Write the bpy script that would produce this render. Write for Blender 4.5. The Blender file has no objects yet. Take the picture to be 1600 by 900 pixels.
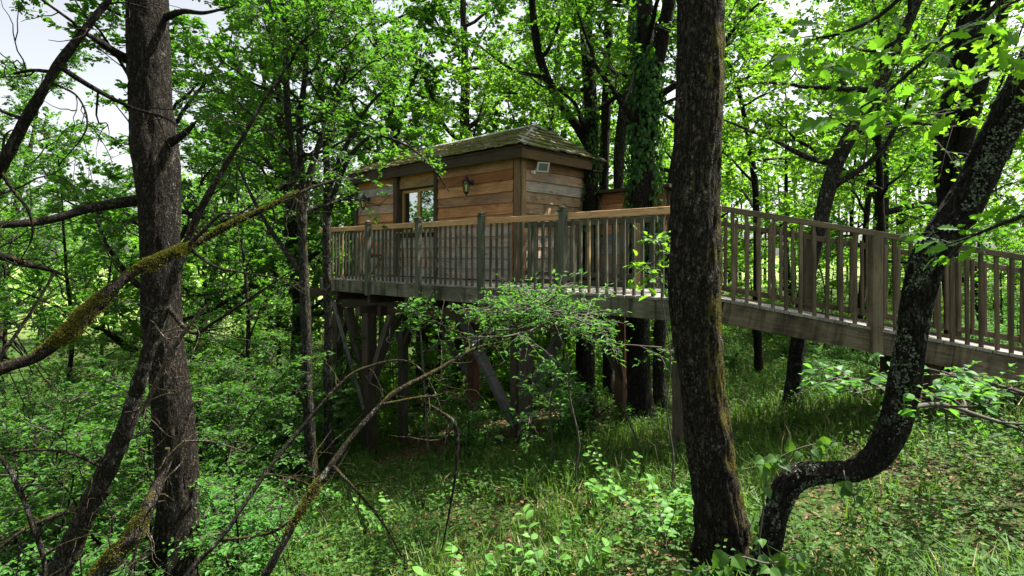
import bpy, math, random
import numpy as np
from mathutils import Matrix, Vector

# ------------------------------------------------------------------ camera, sky, sun, exposure
scn = bpy.context.scene
EZ = 1.7                       # eye height; the ground falls away to the left and behind
F = 870.0                      # focal length in pixels of a 1600-wide picture

cam_data = bpy.data.cameras.new("camera")
cam_data.sensor_width = 36.0
cam_data.lens = 36.0 * F / 1600.0
cam_data.shift_y = -53.0 / 1600.0
cam_data.clip_start = 0.05
cam_data.clip_end = 1000.0
cam = bpy.data.objects.new("camera", cam_data)
cam.location = (0, 0, EZ)
cam.rotation_euler = (math.radians(90), 0, 0)
scn.collection.objects.link(cam)
scn.camera = cam

SUN = Vector((0.44, 0.17, 0.88)).normalized()      # towards the sun: from the right, a little behind the house
world = bpy.data.worlds.new("World")
scn.world = world
world.use_nodes = True
wn = world.node_tree
wn.nodes.clear()
sky = wn.nodes.new("ShaderNodeTexSky")
sky.sky_type = 'NISHITA'
sky.sun_disc = False
sky.sun_elevation = math.asin(SUN.z)
sky.sun_rotation = math.atan2(SUN.x, SUN.y)
sky.altitude = 150
sky.air_density = 1.0
sky.dust_density = 4.0
sky.ozone_density = 0.6
bg = wn.nodes.new("ShaderNodeBackground")
bg.inputs[1].default_value = 0.102
wo = wn.nodes.new("ShaderNodeOutputWorld")
bw = wn.nodes.new("ShaderNodeRGBToBW")
veil = wn.nodes.new("ShaderNodeMixRGB")          # thin high haze whitens the whole sky evenly
veil.inputs[0].default_value = 0.8
wn.links.new(sky.outputs[0], bw.inputs[0])
wn.links.new(sky.outputs[0], veil.inputs[1])
wn.links.new(bw.outputs[0], veil.inputs[2])
wn.links.new(veil.outputs[0], bg.inputs[0])
wn.links.new(bg.outputs[0], wo.inputs[0])

sun_data = bpy.data.lights.new("sun", 'SUN')
sun_data.energy = 5.0
sun_data.angle = math.radians(0.53)
sun_data.color = (1.0, 0.95, 0.86)
sun = bpy.data.objects.new("sun", sun_data)
sun.rotation_euler = SUN.to_track_quat('Z', 'Y').to_euler()
scn.collection.objects.link(sun)

scn.view_settings.view_transform = 'Standard'
scn.view_settings.look = 'None'
scn.view_settings.gamma = 1.0
scn.view_settings.use_curve_mapping = False
scn.view_settings.exposure = 1.86
scn.cycles.max_bounces = 8
scn.cycles.diffuse_bounces = 4
scn.cycles.glossy_bounces = 3
scn.cycles.transmission_bounces = 6
scn.cycles.use_denoising = True
scn.cycles.caustics_reflective = False
scn.cycles.caustics_refractive = False

# ------------------------------------------------------------------ helpers: numbers
def P(px, py, Y):
    """a point at depth Y metres in front of the eye, seen at (px, py) of the 1600x900 picture"""
    return np.array([(px - 800.0) / F * Y, Y, EZ + (397.0 - py) / F * Y])

def _hash(i, j, k):
    h = (i * 374761393 + j * 668265263 + k * 2147483647 + 1274126177) & 0xFFFFFFFF
    h = ((h ^ (h >> 13)) * 1274126177) & 0xFFFFFFFF
    return ((h ^ (h >> 16)) & 0xFFFF) / 65535.0

def vnoise(p):
    p = np.asarray(p, float)
    i = np.floor(p).astype(np.int64)
    f = p - i
    f = f * f * (3 - 2 * f)
    r = 0
    for a in (0, 1):
        for b in (0, 1):
            for c in (0, 1):
                w = (f[..., 0] if a else 1 - f[..., 0]) * (f[..., 1] if b else 1 - f[..., 1]) * (f[..., 2] if c else 1 - f[..., 2])
                r = r + w * _hash(i[..., 0] + a, i[..., 1] + b, i[..., 2] + c)
    return r

def fbm(p, o=3):
    r, a, t = 0, 0.5, 0
    p = np.asarray(p, float)
    for _ in range(o):
        r = r + a * vnoise(p)
        t += a
        a *= 0.5
        p = p * 2.03 + 7.1
    return r / t

def norm(v):
    v = np.asarray(v, float)
    return v / np.maximum(np.linalg.norm(v, axis=-1, keepdims=True), 1e-9)

def gz(x, y):
    """height of the ground"""
    x = np.asarray(x, float)
    y = np.asarray(y, float)
    xs = 1 + 8 * np.tanh((x - 1) / 8)
    ys = np.where(y > 11, 11 + 3 * np.tanh((y - 11) / 3), np.where(y < 0, 2 * np.tanh(y / 2), y))
    z = EZ - 1.96 - 0.165 * (ys - 3.5) + 0.2 * (xs - 1.3)
    q = np.stack([x * 0.55, y * 0.55, np.zeros_like(x)], -1)
    return z + 0.22 * (fbm(q, 3) - 0.5)

def spline(pts, n):
    """Catmull-Rom through rows of pts, n rows out"""
    pts = np.asarray(pts, float)
    q = np.vstack([2 * pts[0] - pts[1], pts, 2 * pts[-1] - pts[-2]])
    t = np.linspace(0, len(pts) - 1 - 1e-6, n)
    i = t.astype(int)
    f = (t - i)[:, None]
    a, b, c, d = q[i], q[i + 1], q[i + 2], q[i + 3]
    return 0.5 * (2 * b + (c - a) * f + (2 * a - 5 * b + 4 * c - d) * f ** 2 + (3 * b - a - 3 * c + d) * f ** 3)

# ------------------------------------------------------------------ helpers: meshes
class MB:
    """collects vertices and faces and builds one mesh"""
    def __init__(self):
        self.v, self.f, self.n = [], [], 0

    def add(self, verts, faces, mat=0, smooth=False):
        verts = np.asarray(verts, float).reshape(-1, 3)
        faces = np.asarray(faces, np.int64)
        self.v.append(verts)
        self.f.append((faces + self.n, mat, smooth))
        self.n += len(verts)

    def mesh(self, name, mats, offset=None):
        me = bpy.data.meshes.new(name)
        V = np.concatenate(self.v) if self.v else np.zeros((0, 3))
        if offset is not None:
            V = V - np.asarray(offset)
        loops = np.concatenate([f.ravel() for f, _, _ in self.f])
        tot = np.concatenate([np.full(len(f), f.shape[1], np.int64) for f, _, _ in self.f])
        mi = np.concatenate([np.full(len(f), m, np.int64) for f, m, _ in self.f])
        sm = np.concatenate([np.full(len(f), s, bool) for f, _, s in self.f])
        st = np.concatenate([[0], np.cumsum(tot)[:-1]])
        me.vertices.add(len(V))
        me.vertices.foreach_set("co", V.astype(np.float32).ravel())
        me.loops.add(len(loops))
        me.loops.foreach_set("vertex_index", loops.astype(np.int32))
        me.polygons.add(len(tot))
        me.polygons.foreach_set("loop_start", st.astype(np.int32))
        me.polygons.foreach_set("material_index", mi.astype(np.int32))
        me.polygons.foreach_set("use_smooth", sm)
        me.update(calc_edges=True)
        for m in mats:
            me.materials.append(m)
        return me

COL = scn.collection
WM = {}

def link(name, data, parent=None, M=None):
    o = bpy.data.objects.new(name, data)
    COL.objects.link(o)
    M = Matrix() if M is None else M
    WM[o.name] = M.copy()
    if parent is not None:
        o.parent = parent
        o.matrix_basis = WM[parent.name].inverted() @ M
    else:
        o.matrix_basis = M
    return o

def tag(o, label=None, cat=None, group=None, kind=None):
    if label: o["label"] = label
    if cat: o["category"] = cat
    if group: o["group"] = group
    if kind: o["kind"] = kind
    return o

def thing(name, loc, label, cat, group=None, rz=0, sc=1.0):
    M = Matrix.Translation(Vector(loc)) @ Matrix.Rotation(rz, 4, 'Z') @ Matrix.Scale(sc, 4)
    o = link(name, None, None, M)
    o.empty_display_size = 0.2
    return tag(o, label, cat, group)

BOXES = {}
def box_mesh(l, w, h, m, ch=0.004):
    """board along x, chamfered along its length, origin at the middle of one end"""
    key = (round(l, 4), round(w, 4), round(h, 4), m.name, ch)
    if key in BOXES:
        return BOXES[key]
    y, z = w / 2, h / 2
    c = min(ch, w * 0.3, h * 0.3)
    prof = np.array([(-y + c, -z), (y - c, -z), (y, -z + c), (y, z - c), (y - c, z), (-y + c, z), (-y, z - c), (-y, -z + c)])
    n = 8
    V = np.vstack([np.c_[np.zeros(n), prof], np.c_[np.full(n, l), prof]])
    mb = MB()
    q = [[i, (i + 1) % n, n + (i + 1) % n, n + i] for i in range(n)]
    mb.add(V, [[a, d, c_, b] for a, b, c_, d in q][0:0] if False else q)
    mb.f.append((np.array([list(range(n))[::-1], list(range(n, 2 * n))]), 0, False))
    me = mb.mesh("board", [m])
    BOXES[key] = me
    return me

def beam_matrix(a, b, up):
    a, b = Vector(a), Vector(b)
    x = (b - a).normalized()
    z = Vector(up)
    z = (z - x * z.dot(x)).normalized()
    y = z.cross(x)
    return Matrix(((x.x, y.x, z.x, a.x), (x.y, y.y, z.y, a.y), (x.z, y.z, z.z, a.z), (0, 0, 0, 1)))

def board(name, a, b, w, h, m, parent, up=(0, 0, 1), ch=0.004):
    """a timber from a to b: h along up, w across"""
    l = (Vector(b) - Vector(a)).length
    return link(name, box_mesh(l, w, h, m, ch), parent, beam_matrix(a, b, up))

def tube(mb, path, rad, sides=6, mat=0, rough=0.0, fr=20.0, fz=4.0, cap=True, seed=0.0, flare=None):
    path = np.asarray(path, float)
    rad = np.asarray(rad, float)
    n = len(path)
    tan = norm(np.gradient(path, axis=0))
    ref = np.array([1.0, 0, 0]) if abs(tan[0][0]) < 0.8 else np.array([0, 1.0, 0])
    N = np.zeros((n, 3))
    nv = norm(ref - tan[0] * np.dot(ref, tan[0]))
    for i in range(n):
        nv = nv - tan[i] * np.dot(nv, tan[i])
        nv = nv / max(np.linalg.norm(nv), 1e-9)
        N[i] = nv
    B = np.cross(tan, N)
    th = np.arange(sides) / sides * 2 * math.pi
    R = np.repeat(rad[:, None], sides, 1)
    if rough:
        s = np.concatenate([[0], np.cumsum(np.linalg.norm(np.diff(path, axis=0), axis=1))])
        q = np.stack([np.cos(th)[None] * R * fr + seed, np.sin(th)[None] * R * fr, np.repeat(s[:, None], sides, 1) * fz], -1)
        rid = 1 - np.abs(2 * fbm(q, 2) - 1) * 2
        lump = fbm(q * 0.22 + 11.3, 2) - 0.5
        R = R + rad[:, None] * rough * (rid - 0.55) + rad[:, None] * 0.28 * lump
    if flare is not None:
        z0, amp, hh = flare
        e = np.exp(-np.maximum(path[:, 2] - z0, 0) / hh)[:, None]
        R = R * (1 + amp * e * (0.55 + 0.45 * np.cos(5 * th + 0.8 * np.sin(2 * th + seed)))[None])
    V = path[:, None] + R[..., None] * (np.cos(th)[None, :, None] * N[:, None] + np.sin(th)[None, :, None] * B[:, None])
    i = np.arange(n - 1)[:, None] * sides
    j = np.arange(sides)[None]
    j2 = (j + 1) % sides
    fcs = np.stack([i + j, i + j2, i + sides + j2, i + sides + j], -1).reshape(-1, 4)
    base = mb.n
    mb.add(V, fcs, mat, True)
    if cap:
        mb.f.append((np.array([[base + (n - 1) * sides + k for k in range(sides)]]), mat, False))
    return V

# leaf outlines: x along the leaf, y across, z up (faces list as quads / tris)
def strip_leaf(xs, ws, fold=0.12, bend=0.12):
    xs, ws = np.array(xs), np.array(ws)
    n = len(xs)
    zc = -bend * xs ** 2
    mid = np.c_[xs, np.zeros(n), zc]
    lf = np.c_[xs, ws, zc + fold * ws]
    rt = np.c_[xs, -ws, zc + fold * ws]
    V = np.vstack([mid, lf, rt])
    Fq = []
    for i in range(n - 1):
        Fq += [[i, i + 1, n + i + 1, n + i], [2 * n + i, 2 * n + i + 1, i + 1, i]]
    return V, np.array(Fq)

LEAF = {
    'L2': (np.array([(0, 0, 0), (0.45, -0.33, 0.07), (1, 0, -0.06), (0.45, 0.33, 0.07)], float), np.array([[0, 1, 2], [0, 2, 3]])),
    'L4': (np.array([(0, 0, 0), (0.3, -0.27, 0.06), (0.72, -0.23, 0.04), (1, 0, -0.1), (0.72, 0.23, 0.04), (0.3, 0.27, 0.06)], float), np.array([[0, 1, 2, 3], [0, 3, 4, 5]])),
    'round': (np.array([(-.5, 0, 0), (-.3, -.5, .1), (.3, -.45, .05), (.55, 0, .1), (.3, .5, 0), (-.3, .4, .12)], float), np.array([[0, 1, 2, 3], [0, 3, 4, 5]])),
    'slim': (np.array([(0, 0, 0), (0.35, -0.17, 0.04), (0.7, -0.13, 0.03), (1, 0, -0.1), (0.7, 0.13, 0.03), (0.35, 0.17, 0.04)], float), np.array([[0, 1, 2, 3], [0, 3, 4, 5]])),
    'oak': strip_leaf([0, .1, .2, .28, .4, .47, .6, .67, .8, .88, 1], [.012, .03, .15, .09, .24, .14, .31, .18, .25, .14, .015], 0.25, 0.18),
    'oval': strip_leaf([0, .12, .3, .5, .7, .88, 1], [.01, .16, .3, .34, .28, .15, .005], 0.3, 0.22),
    'heart': strip_leaf([-.12, 0, .15, .35, .6, .85, 1], [.16, .36, .46, .45, .3, .1, .005], 0.25, 0.3),
}

def leaves(mb, pos, d, nrm, size, tmpl='L4', mat=1):
    T, Fc = LEAF[tmpl]
    pos = np.asarray(pos, float)
    if len(pos) == 0:
        return
    d = norm(d)
    side = norm(np.cross(nrm, d))
    nn = np.cross(d, side)
    size = np.broadcast_to(np.asarray(size, float), (len(pos),))
    V = pos[:, None] + size[:, None, None] * (T[None, :, 0:1] * d[:, None] + T[None, :, 1:2] * side[:, None] + T[None, :, 2:3] * nn[:, None])
    k = len(T)
    fcs = (np.arange(len(pos))[:, None, None] * k + Fc[None]).reshape(-1, Fc.shape[1])
    mb.add(V, fcs, mat, False)

def sticks(mb, a, b, r0, r1, mat=0, mid=None):
    """many thin three-sided twigs at once"""
    a, b = np.asarray(a, float), np.asarray(b, float)
    n = len(a)
    if n == 0:
        return
    d = norm(b - a)
    ref = np.where(np.abs(d[:, 2:3]) > 0.9, np.array([[1.0, 0, 0]]), np.array([[0, 0, 1.0]]))
    s = norm(np.cross(d, ref))
    t = np.cross(d, s)
    th = np.array([0, 2.0944, 4.18879])
    rg = np.cos(th)[None, :, None] * s[:, None] + np.sin(th)[None, :, None] * t[:, None]
    r0 = np.broadcast_to(np.asarray(r0, float), (n,))[:, None, None]
    r1 = np.broadcast_to(np.asarray(r1, float), (n,))[:, None, None]
    rows = [a[:, None] + rg * r0]
    if mid is not None:
        rows.append(mid[:, None] + rg * (r0 + r1) / 2)
    rows.append(b[:, None] + rg * r1)
    V = np.concatenate(rows, 1)
    k = 3 * len(rows)
    base = np.arange(n)[:, None, None] * k
    fq = []
    for q in range(len(rows) - 1):
        for i in range(3):
            fq.append([3 * q + i, 3 * q + (i + 1) % 3, 3 * q + 3 + (i + 1) % 3, 3 * q + 3 + i])
    mb.add(V, (base + np.array(fq)[None]).reshape(-1, 4), mat, True)

def twigs(mb, rng, base, d, L, K, size, tmpl='L4', flat=0.6, r=0.004, droop=0.12, spread=1.0, tipbias=1.5):
    """twigs with alternate leaves; everything vectorised"""
    n = len(base)
    if n == 0:
        return
    d = norm(d)
    L = np.broadcast_to(np.asarray(L, float), (n,))
    end = base + d * L[:, None] + np.array([0, 0, -1.0]) * (droop * L)[:, None]
    mid = base + d * (L * 0.5)[:, None] + np.array([0, 0, 0.3]) * (droop * L * 0.1)[:, None]
    sticks(mb, base, end, r, r * 0.35, 0, mid)
    f = 1 - rng.random((n, K)) ** tipbias * 0.9
    p0, p1, p2 = base[:, None], mid[:, None], end[:, None]
    f3 = f[..., None]
    pos = (1 - f3) ** 2 * p0 + 2 * f3 * (1 - f3) * p1 + f3 ** 2 * p2
    up = np.array([0, 0, 1.0])
    lat = norm(np.cross(d, up) + 1e-4)
    sgn = np.where(rng.random((n, K)) < 0.5, -1, 1)[..., None]
    ld = norm(d[:, None] * 0.7 + sgn * lat[:, None] * spread + rng.normal(0, 0.35, (n, K, 3)))
    ln = norm(up * flat + rng.normal(0, 1, (n, K, 3)) * (1 - flat))
    sz = size * rng.uniform(0.4, 1.3, n * K) * np.repeat(rng.uniform(0.75, 1.2, n), K)
    pos = pos + rng.normal(0, size * 0.25, pos.shape)
    leaves(mb, pos.reshape(-1, 3), ld.reshape(-1, 3), ln.reshape(-1, 3), sz, tmpl, 1)

def limb_path(rng, p, d, L, n, wob, trop):
    pts = [np.array(p, float)]
    d = norm(d)
    for _ in range(n):
        d = norm(d + rng.normal(0, wob, 3) + np.array([0, 0, trop]))
        pts.append(pts[-1] + d * L / n)
    return np.array(pts)

def along(path, t):
    s = t * (len(path) - 1)
    i = min(int(s), len(path) - 2)
    f = s - i
    return path[i] * (1 - f) + path[i + 1] * f, norm(path[i + 1] - path[i])

def make_crown(rng, wood, crown, trunk, trad, t0, nl, Lmax, nsub, ntw, K, size, tmpl='L4', flat=0.55, elev=(0.15, 0.8),
               twl=(0.25, 0.6), shape=None, az=None, sub_k=0.5, tipbias=1.5, trop=0.03, tend=1.0, zf=1.0, bare=None):
    """limbs on a trunk path; limbs go to `wood`, boughs, twigs and leaves to `crown`"""
    tb, td, tl = [], [], []
    a0 = rng.random() * 6.28
    for i in range(nl):
        u = (i + 0.5) / nl
        t = t0 + (tend - t0) * u
        p, tdir = along(trunk, t)
        r = np.interp(t, np.linspace(0, 1, len(trad)), trad)
        if az is None:
            a = a0 + i * 2.39996 + rng.normal(0, 0.25)
        else:
            a = rng.uniform(*az)
        e = rng.uniform(*elev) + 0.5 * u * zf
        d = np.array([math.cos(a) * math.cos(e), math.sin(a) * math.cos(e), math.sin(e)])
        sh = (shape(u) if shape else (1 - 0.55 * u))
        L = Lmax * sh * rng.uniform(0.75, 1.1)
        lp = limb_path(rng, p, d, L, 9, 0.16 * (0.5 + 0.5 * zf), trop * zf)
        r0 = min(r * 0.55, 0.012 + 0.022 * L)
        tube(wood, lp, np.linspace(r0, 0.008, 10), 6, 0)
        for k in range(nsub):
            ts = 0.18 + 0.82 * (k + rng.random()) / nsub
            sp, sd = along(lp, min(ts, 0.999))
            rnd = rng.normal(0, 1, 3)
            rnd = norm(rnd - sd * np.dot(rnd, sd))
            dd = norm(sd * 0.6 + rnd * np.array([0.9, 0.9, 0.55 * zf]) + np.array([0, 0, 0.08 * zf]))
            SL = L * sub_k * (1.05 - 0.6 * ts) * rng.uniform(0.7, 1.2)
            pp = limb_path(rng, sp, dd, SL, 4, 0.2, 0.02)
            tube(crown, pp, np.linspace(max(0.006, r0 * 0.35 * (1.1 - ts)), 0.004, 5), 4, 0, cap=False)
            for q in range(ntw):
                tq = 0.12 + 0.88 * (q + rng.random()) / ntw
                bp, bd = along(pp, min(tq, 0.999))
                v = rng.normal(0, 1, 3)
                tb.append(bp)
                td.append(norm(bd * 0.7 + v * np.array([0.6, 0.6, 0.4 * zf])))
                tl.append(rng.uniform(*twl))
    if tb and bare:
        # these trees carry no twigs in front of the cabin wall: (px0, py0, px1, py1, share kept)
        q = np.array(tb) + np.array(td) * np.array(tl)[:, None] * .6
        qx, qy = 800 + F * q[:, 0] / q[:, 1], 397 - F * (q[:, 2] - EZ) / q[:, 1]
        ok = np.ones(len(q), bool)
        for x0, y0, x1, y1, kp in bare:
            ok &= ~((qx > x0) & (qx < x1) & (qy > y0) & (qy < y1) & (rng.random(len(q)) > kp))
        tb, td, tl = [np.array(v)[ok] for v in (tb, td, tl)]
    if len(tb):
        twigs(crown, rng, np.array(tb), np.array(td), np.array(tl), K, size, tmpl, flat, tipbias=tipbias)

# ------------------------------------------------------------------ materials
class NT:
    def __init__(self, name):
        self.m = bpy.data.materials.new(name)
        self.m.use_nodes = True
        self.t = self.m.node_tree
        self.t.nodes.clear()

    def n(self, typ, props=None, **inp):
        nd = self.t.nodes.new("ShaderNode" + typ)
        for k, v in (props or {}).items():
            setattr(nd, k, v)
        for k, v in inp.items():
            key = int(k[1:]) if k[0] == '_' and k[1:].isdigit() else k.replace('_', ' ')
            if hasattr(v, 'is_linked') or isinstance(v, bpy.types.NodeSocket):
                self.t.links.new(v, nd.inputs[key])
            else:
                nd.inputs[key].default_value = v
        return nd

    def out(self, sh):
        o = self.t.nodes.new("ShaderNodeOutputMaterial")
        self.t.links.new(sh, o.inputs[0])
        return self.m

    def ramp(self, fac, stops, interp='LINEAR'):
        r = self.n("ValToRGB")
        r.color_ramp.interpolation = interp
        e = r.color_ramp.elements
        while len(e) < len(stops):
            e.new(0.5)
        for k, (p, c) in zip(e, stops):
            k.position = p
            k.color = (c if len(c) == 4 else (*c, 1)) if isinstance(c, tuple) else (c, c, c, 1)
        self.t.links.new(fac, r.inputs[0])
        return r.outputs[0]

    def mix(self, fac, a, b, typ='MIX'):
        x = self.n("MixRGB", {'blend_type': typ})
        for i, v in ((0, fac), (1, a), (2, b)):
            if isinstance(v, bpy.types.NodeSocket):
                self.t.links.new(v, x.inputs[i])
            else:
                x.inputs[i].default_value = v if not isinstance(v, tuple) or len(v) == 4 else (*v, 1)
        return x.outputs[0]

    def math(self, op, a, b=0.5):
        x = self.n("Math", {'operation': op})
        for i, v in ((0, a), (1, b)):
            if isinstance(v, bpy.types.NodeSocket):
                self.t.links.new(v, x.inputs[i])
            else:
                x.inputs[i].default_value = v
        return x.outputs[0]

    def coords(self, scale=(1, 1, 1), rnd=0.0, src='Object'):
        tc = self.n("TexCoord")
        v = tc.outputs[src]
        if rnd:
            oi = self.n("ObjectInfo")
            k = self.math('MULTIPLY', oi.outputs['Random'], rnd)
            cx = self.n("CombineXYZ", _0=k, _1=k, _2=k)
            v = self.n("VectorMath", {'operation': 'ADD'}, _0=v, _1=cx.outputs[0]).outputs[0]
        return self.n("Mapping", Vector=v, Scale=scale).outputs[0]

def leaf_mat(name, dark, light, trans, tf=0.45, rough=0.5):
    b = NT(name)
    g = b.n("NewGeometry")
    oi = b.n("ObjectInfo")
    v = b.math('ADD', b.math('MULTIPLY', g.outputs['Random Per Island'], 0.8), b.math('MULTIPLY', oi.outputs['Random'], 0.2))
    c = b.ramp(v, [(0.0, dark), (0.7, light), (0.92, tuple(x * 1.2 for x in light)), (1.0, (light[0] * 2.4, light[1] * 1.35, light[2] * 1.2))])
    t = b.ramp(v, [(0.0, tuple(x * 0.65 for x in trans)), (1.0, trans)])
    p = b.n("BsdfPrincipled", Base_Color=c, Roughness=rough)
    p.inputs['Specular IOR Level'].default_value = 0.22
    tr = b.n("BsdfTranslucent", Color=t)
    mx = b.n("MixShader", _0=tf, _1=p.outputs[0], _2=tr.outputs[0])
    return b.out(mx.outputs[0])

def bark_mat(name, c0, c1, lichen=(0.22, 0.25, 0.21), lamt=0.25, moss=(0.085, 0.075, 0.012), mamt=0.0, mdir=(1, 0, 0.2), sc=26.0, bump=1.0, lsc=16.0):
    b = NT(name)
    co3 = b.coords((1, 1, 1))
    nz = b.n("TexNoise", Vector=co3, Scale=7.0, Detail=4.0, Roughness=0.6)
    co = b.coords((1, 1, 0.26))
    wob = b.n("VectorMath", {'operation': 'MULTIPLY_ADD'}, _0=nz.outputs[1], _1=(0.05, 0.05, 0.05), _2=co)
    ri = b.n("TexNoise", Vector=wob.outputs[0], Scale=sc * 1.7, Detail=3.0, Roughness=0.55)
    rd = b.math('ABSOLUTE', b.math('SUBTRACT', ri.outputs[0], 0.5))
    fis = b.ramp(rd, [(0.0, 0.0), (0.035, 0.35), (0.10, 1.0)])
    cr = b.n("TexNoise", Vector=b.coords((1, 1, 0.9)), Scale=sc * 1.5, Detail=5.0, Roughness=0.7)
    crk = b.ramp(cr.outputs[0], [(0.38, 0.05), (0.52, 1.0)])
    fis = b.math('MULTIPLY', fis, crk)
    fine = b.n("TexNoise", Vector=b.coords((1, 1, 0.4)), Scale=sc * 5.0, Detail=5.0, Roughness=0.75)
    big = b.n("TexNoise", Vector=co3, Scale=2.2, Detail=3.0)
    tone = b.ramp(fine.outputs[0], [(0.32, c0), (0.68, c1)])
    tone = b.mix(1.0, tone, b.ramp(big.outputs[0], [(0.3, 0.55), (0.7, 1.15)]), 'MULTIPLY')
    col = b.mix(fis, tuple(x * 0.25 for x in c0), tone)
    ln = b.n("TexNoise", Vector=co3, Scale=lsc, Detail=7.0, Roughness=0.72)
    lb = b.n("TexNoise", Vector=co3, Scale=2.6, Detail=2.0)
    lv = b.math('ADD', b.math('MULTIPLY', ln.outputs[0], 0.7), b.math('MULTIPLY', lb.outputs[0], 0.3))
    lf = b.ramp(lv, [(0.63 - 0.2 * lamt, 0.0), (0.66 - 0.2 * lamt, 1.0)])
    lf2 = b.math('MULTIPLY', lf, b.math('MULTIPLY', fis, 0.9))
    col = b.mix(lf2, col, b.mix(fine.outputs[0], tuple(x * 0.45 for x in lichen), lichen))
    if mamt > 0:
        g = b.n("NewGeometry")
        dt = b.n("VectorMath", {'operation': 'DOT_PRODUCT'}, _0=g.outputs['Normal'], _1=tuple(norm(mdir)))
        mn = b.n("TexNoise", Vector=co3, Scale=5.0, Detail=6.0, Roughness=0.7)
        s = b.math('ADD', b.math('MULTIPLY', dt.outputs['Value'], 0.35), mn.outputs[0])
        mf = b.ramp(s, [(0.86 - 0.4 * mamt, 0.0), (0.98 - 0.4 * mamt, 1.0)])
        col = b.mix(mf, col, b.mix(fine.outputs[0], tuple(x * 0.35 for x in moss), tuple(x * 1.5 for x in moss)))
    h = b.math('ADD', b.math('MULTIPLY', fis, 0.8), b.math('MULTIPLY', fine.outputs[0], 0.45))
    bp = b.n("Bump", Strength=bump, Distance=0.018, Height=h)
    p = b.n("BsdfPrincipled", Base_Color=col, Roughness=0.92, Normal=bp.outputs[0])
    p.inputs['Specular IOR Level'].default_value = 0.12
    return b.out(p.outputs[0])

def wood_mat(name, stops, grain=(2.2, 40, 40), alg=None, algamt=0.0, rough=0.8, wave=0.5, knots=True, drip=0.0):
    """stops: board-to-board colours picked by the object's random number"""
    b = NT(name)
    oi = b.n("ObjectInfo")
    base = b.ramp(oi.outputs['Random'], stops)
    co = b.coords(grain, 37.0)
    gr = b.n("TexNoise", Vector=co, Scale=1.6, Detail=6.0, Roughness=0.65, Distortion=0.6)
    g1 = b.ramp(gr.outputs[0], [(0.3, 0.45), (0.5, 0.95), (0.72, 1.25)])
    col = b.mix(1.0, base, g1, 'MULTIPLY')
    st = b.n("TexNoise", Vector=b.coords((1.5, 4, 4), 19.0), Scale=1.3, Detail=4.0, Roughness=0.6)
    s1 = b.ramp(st.outputs[0], [(0.35, 0.5), (0.6, 1.1)])
    col = b.mix(wave, col, b.mix(1.0, col, s1, 'MULTIPLY'))
    if knots:
        kn = b.n("TexVoronoi", {'feature': 'F1'}, Vector=b.coords((2.0, 7, 7), 23.0), Scale=1.0)
        kf = b.ramp(kn.outputs[0], [(0.09, 1.0), (0.14, 0.0)])
        col = b.mix(b.math('MULTIPLY', kf, 0.6), col, b.mix(1.0, col, (0.3, 0.22, 0.16), 'MULTIPLY'))
    if alg:
        an = b.n("TexNoise", Vector=b.coords((1.2, 1.2, 1.2), 11.0), Scale=2.5, Detail=6.0, Roughness=0.7)
        af = b.ramp(an.outputs[0], [(0.62 - 0.35 * algamt, 0.0), (0.78 - 0.35 * algamt, 1.0)])
        col = b.mix(b.math('MULTIPLY', af, 0.8), col, b.mix(gr.outputs[0], tuple(x * 0.5 for x in alg), alg))
    if drip:
        dn = b.n("TexNoise", Vector=b.coords((9, 9, 0.7), 13.0), Scale=1.0, Detail=4.0, Roughness=0.6)
        df = b.ramp(dn.outputs[0], [(0.5, 0.0), (0.64, 1.0)])
        col = b.mix(b.math('MULTIPLY', df, drip), col, b.mix(1.0, col, (0.22, 0.2, 0.17), 'MULTIPLY'))
    bp = b.n("Bump", Strength=0.35, Distance=0.006, Height=gr.outputs[0])
    p = b.n("BsdfPrincipled", Base_Color=col, Roughness=rough, Normal=bp.outputs[0])
    p.inputs['Specular IOR Level'].default_value = 0.2
    return b.out(p.outputs[0])

def plain_mat(name, col, rough=0.6, metal=0.0, var=0.2, emit=None):
    b = NT(name)
    nz = b.n("TexNoise", Vector=b.coords((1, 1, 1), 5.0), Scale=14.0, Detail=4.0)
    c = b.mix(nz.outputs[0], tuple(x * (1 - var) for x in col), tuple(min(1, x * (1 + var)) for x in col))
    p = b.n("BsdfPrincipled", Base_Color=c, Roughness=rough, Metallic=metal)
    return b.out(p.outputs[0])

# leaves
M_OAK = leaf_mat("leaf_oak", (0.014, 0.058, 0.008), (0.052, 0.145, 0.014), (0.17, 0.43, 0.02), 0.45)
M_COOL = leaf_mat("leaf_cool", (0.012, 0.052, 0.008), (0.046, 0.132, 0.014), (0.14, 0.38, 0.02), 0.42)
M_WARM = leaf_mat("leaf_warm", (0.024, 0.085, 0.008), (0.08, 0.185, 0.014), (0.25, 0.55, 0.02), 0.5)
M_FERN = leaf_mat("leaf_sapling", (0.02, 0.085, 0.015), (0.06, 0.18, 0.028), (0.17, 0.44, 0.04), 0.42, 0.5)
M_SEED = leaf_mat("leaf_seedling", (0.04, 0.13, 0.02), (0.10, 0.24, 0.04), (0.24, 0.46, 0.045), 0.36, 0.5)
M_IVY = leaf_mat("leaf_ivy", (0.010, 0.038, 0.009), (0.035, 0.10, 0.02), (0.08, 0.22, 0.02), 0.28, 0.4)
M_GRASS = leaf_mat("grass_blade", (0.012, 0.055, 0.008), (0.072, 0.14, 0.02), (0.17, 0.32, 0.03), 0.4, 0.55)
M_STRAW = leaf_mat("dry_grass", (0.16, 0.13, 0.06), (0.34, 0.28, 0.15), (0.3, 0.24, 0.1), 0.3, 0.7)
M_HERB = leaf_mat("herb_leaf", (0.008, 0.04, 0.008), (0.055, 0.135, 0.018), (0.14, 0.31, 0.02), 0.38, 0.6)
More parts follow.
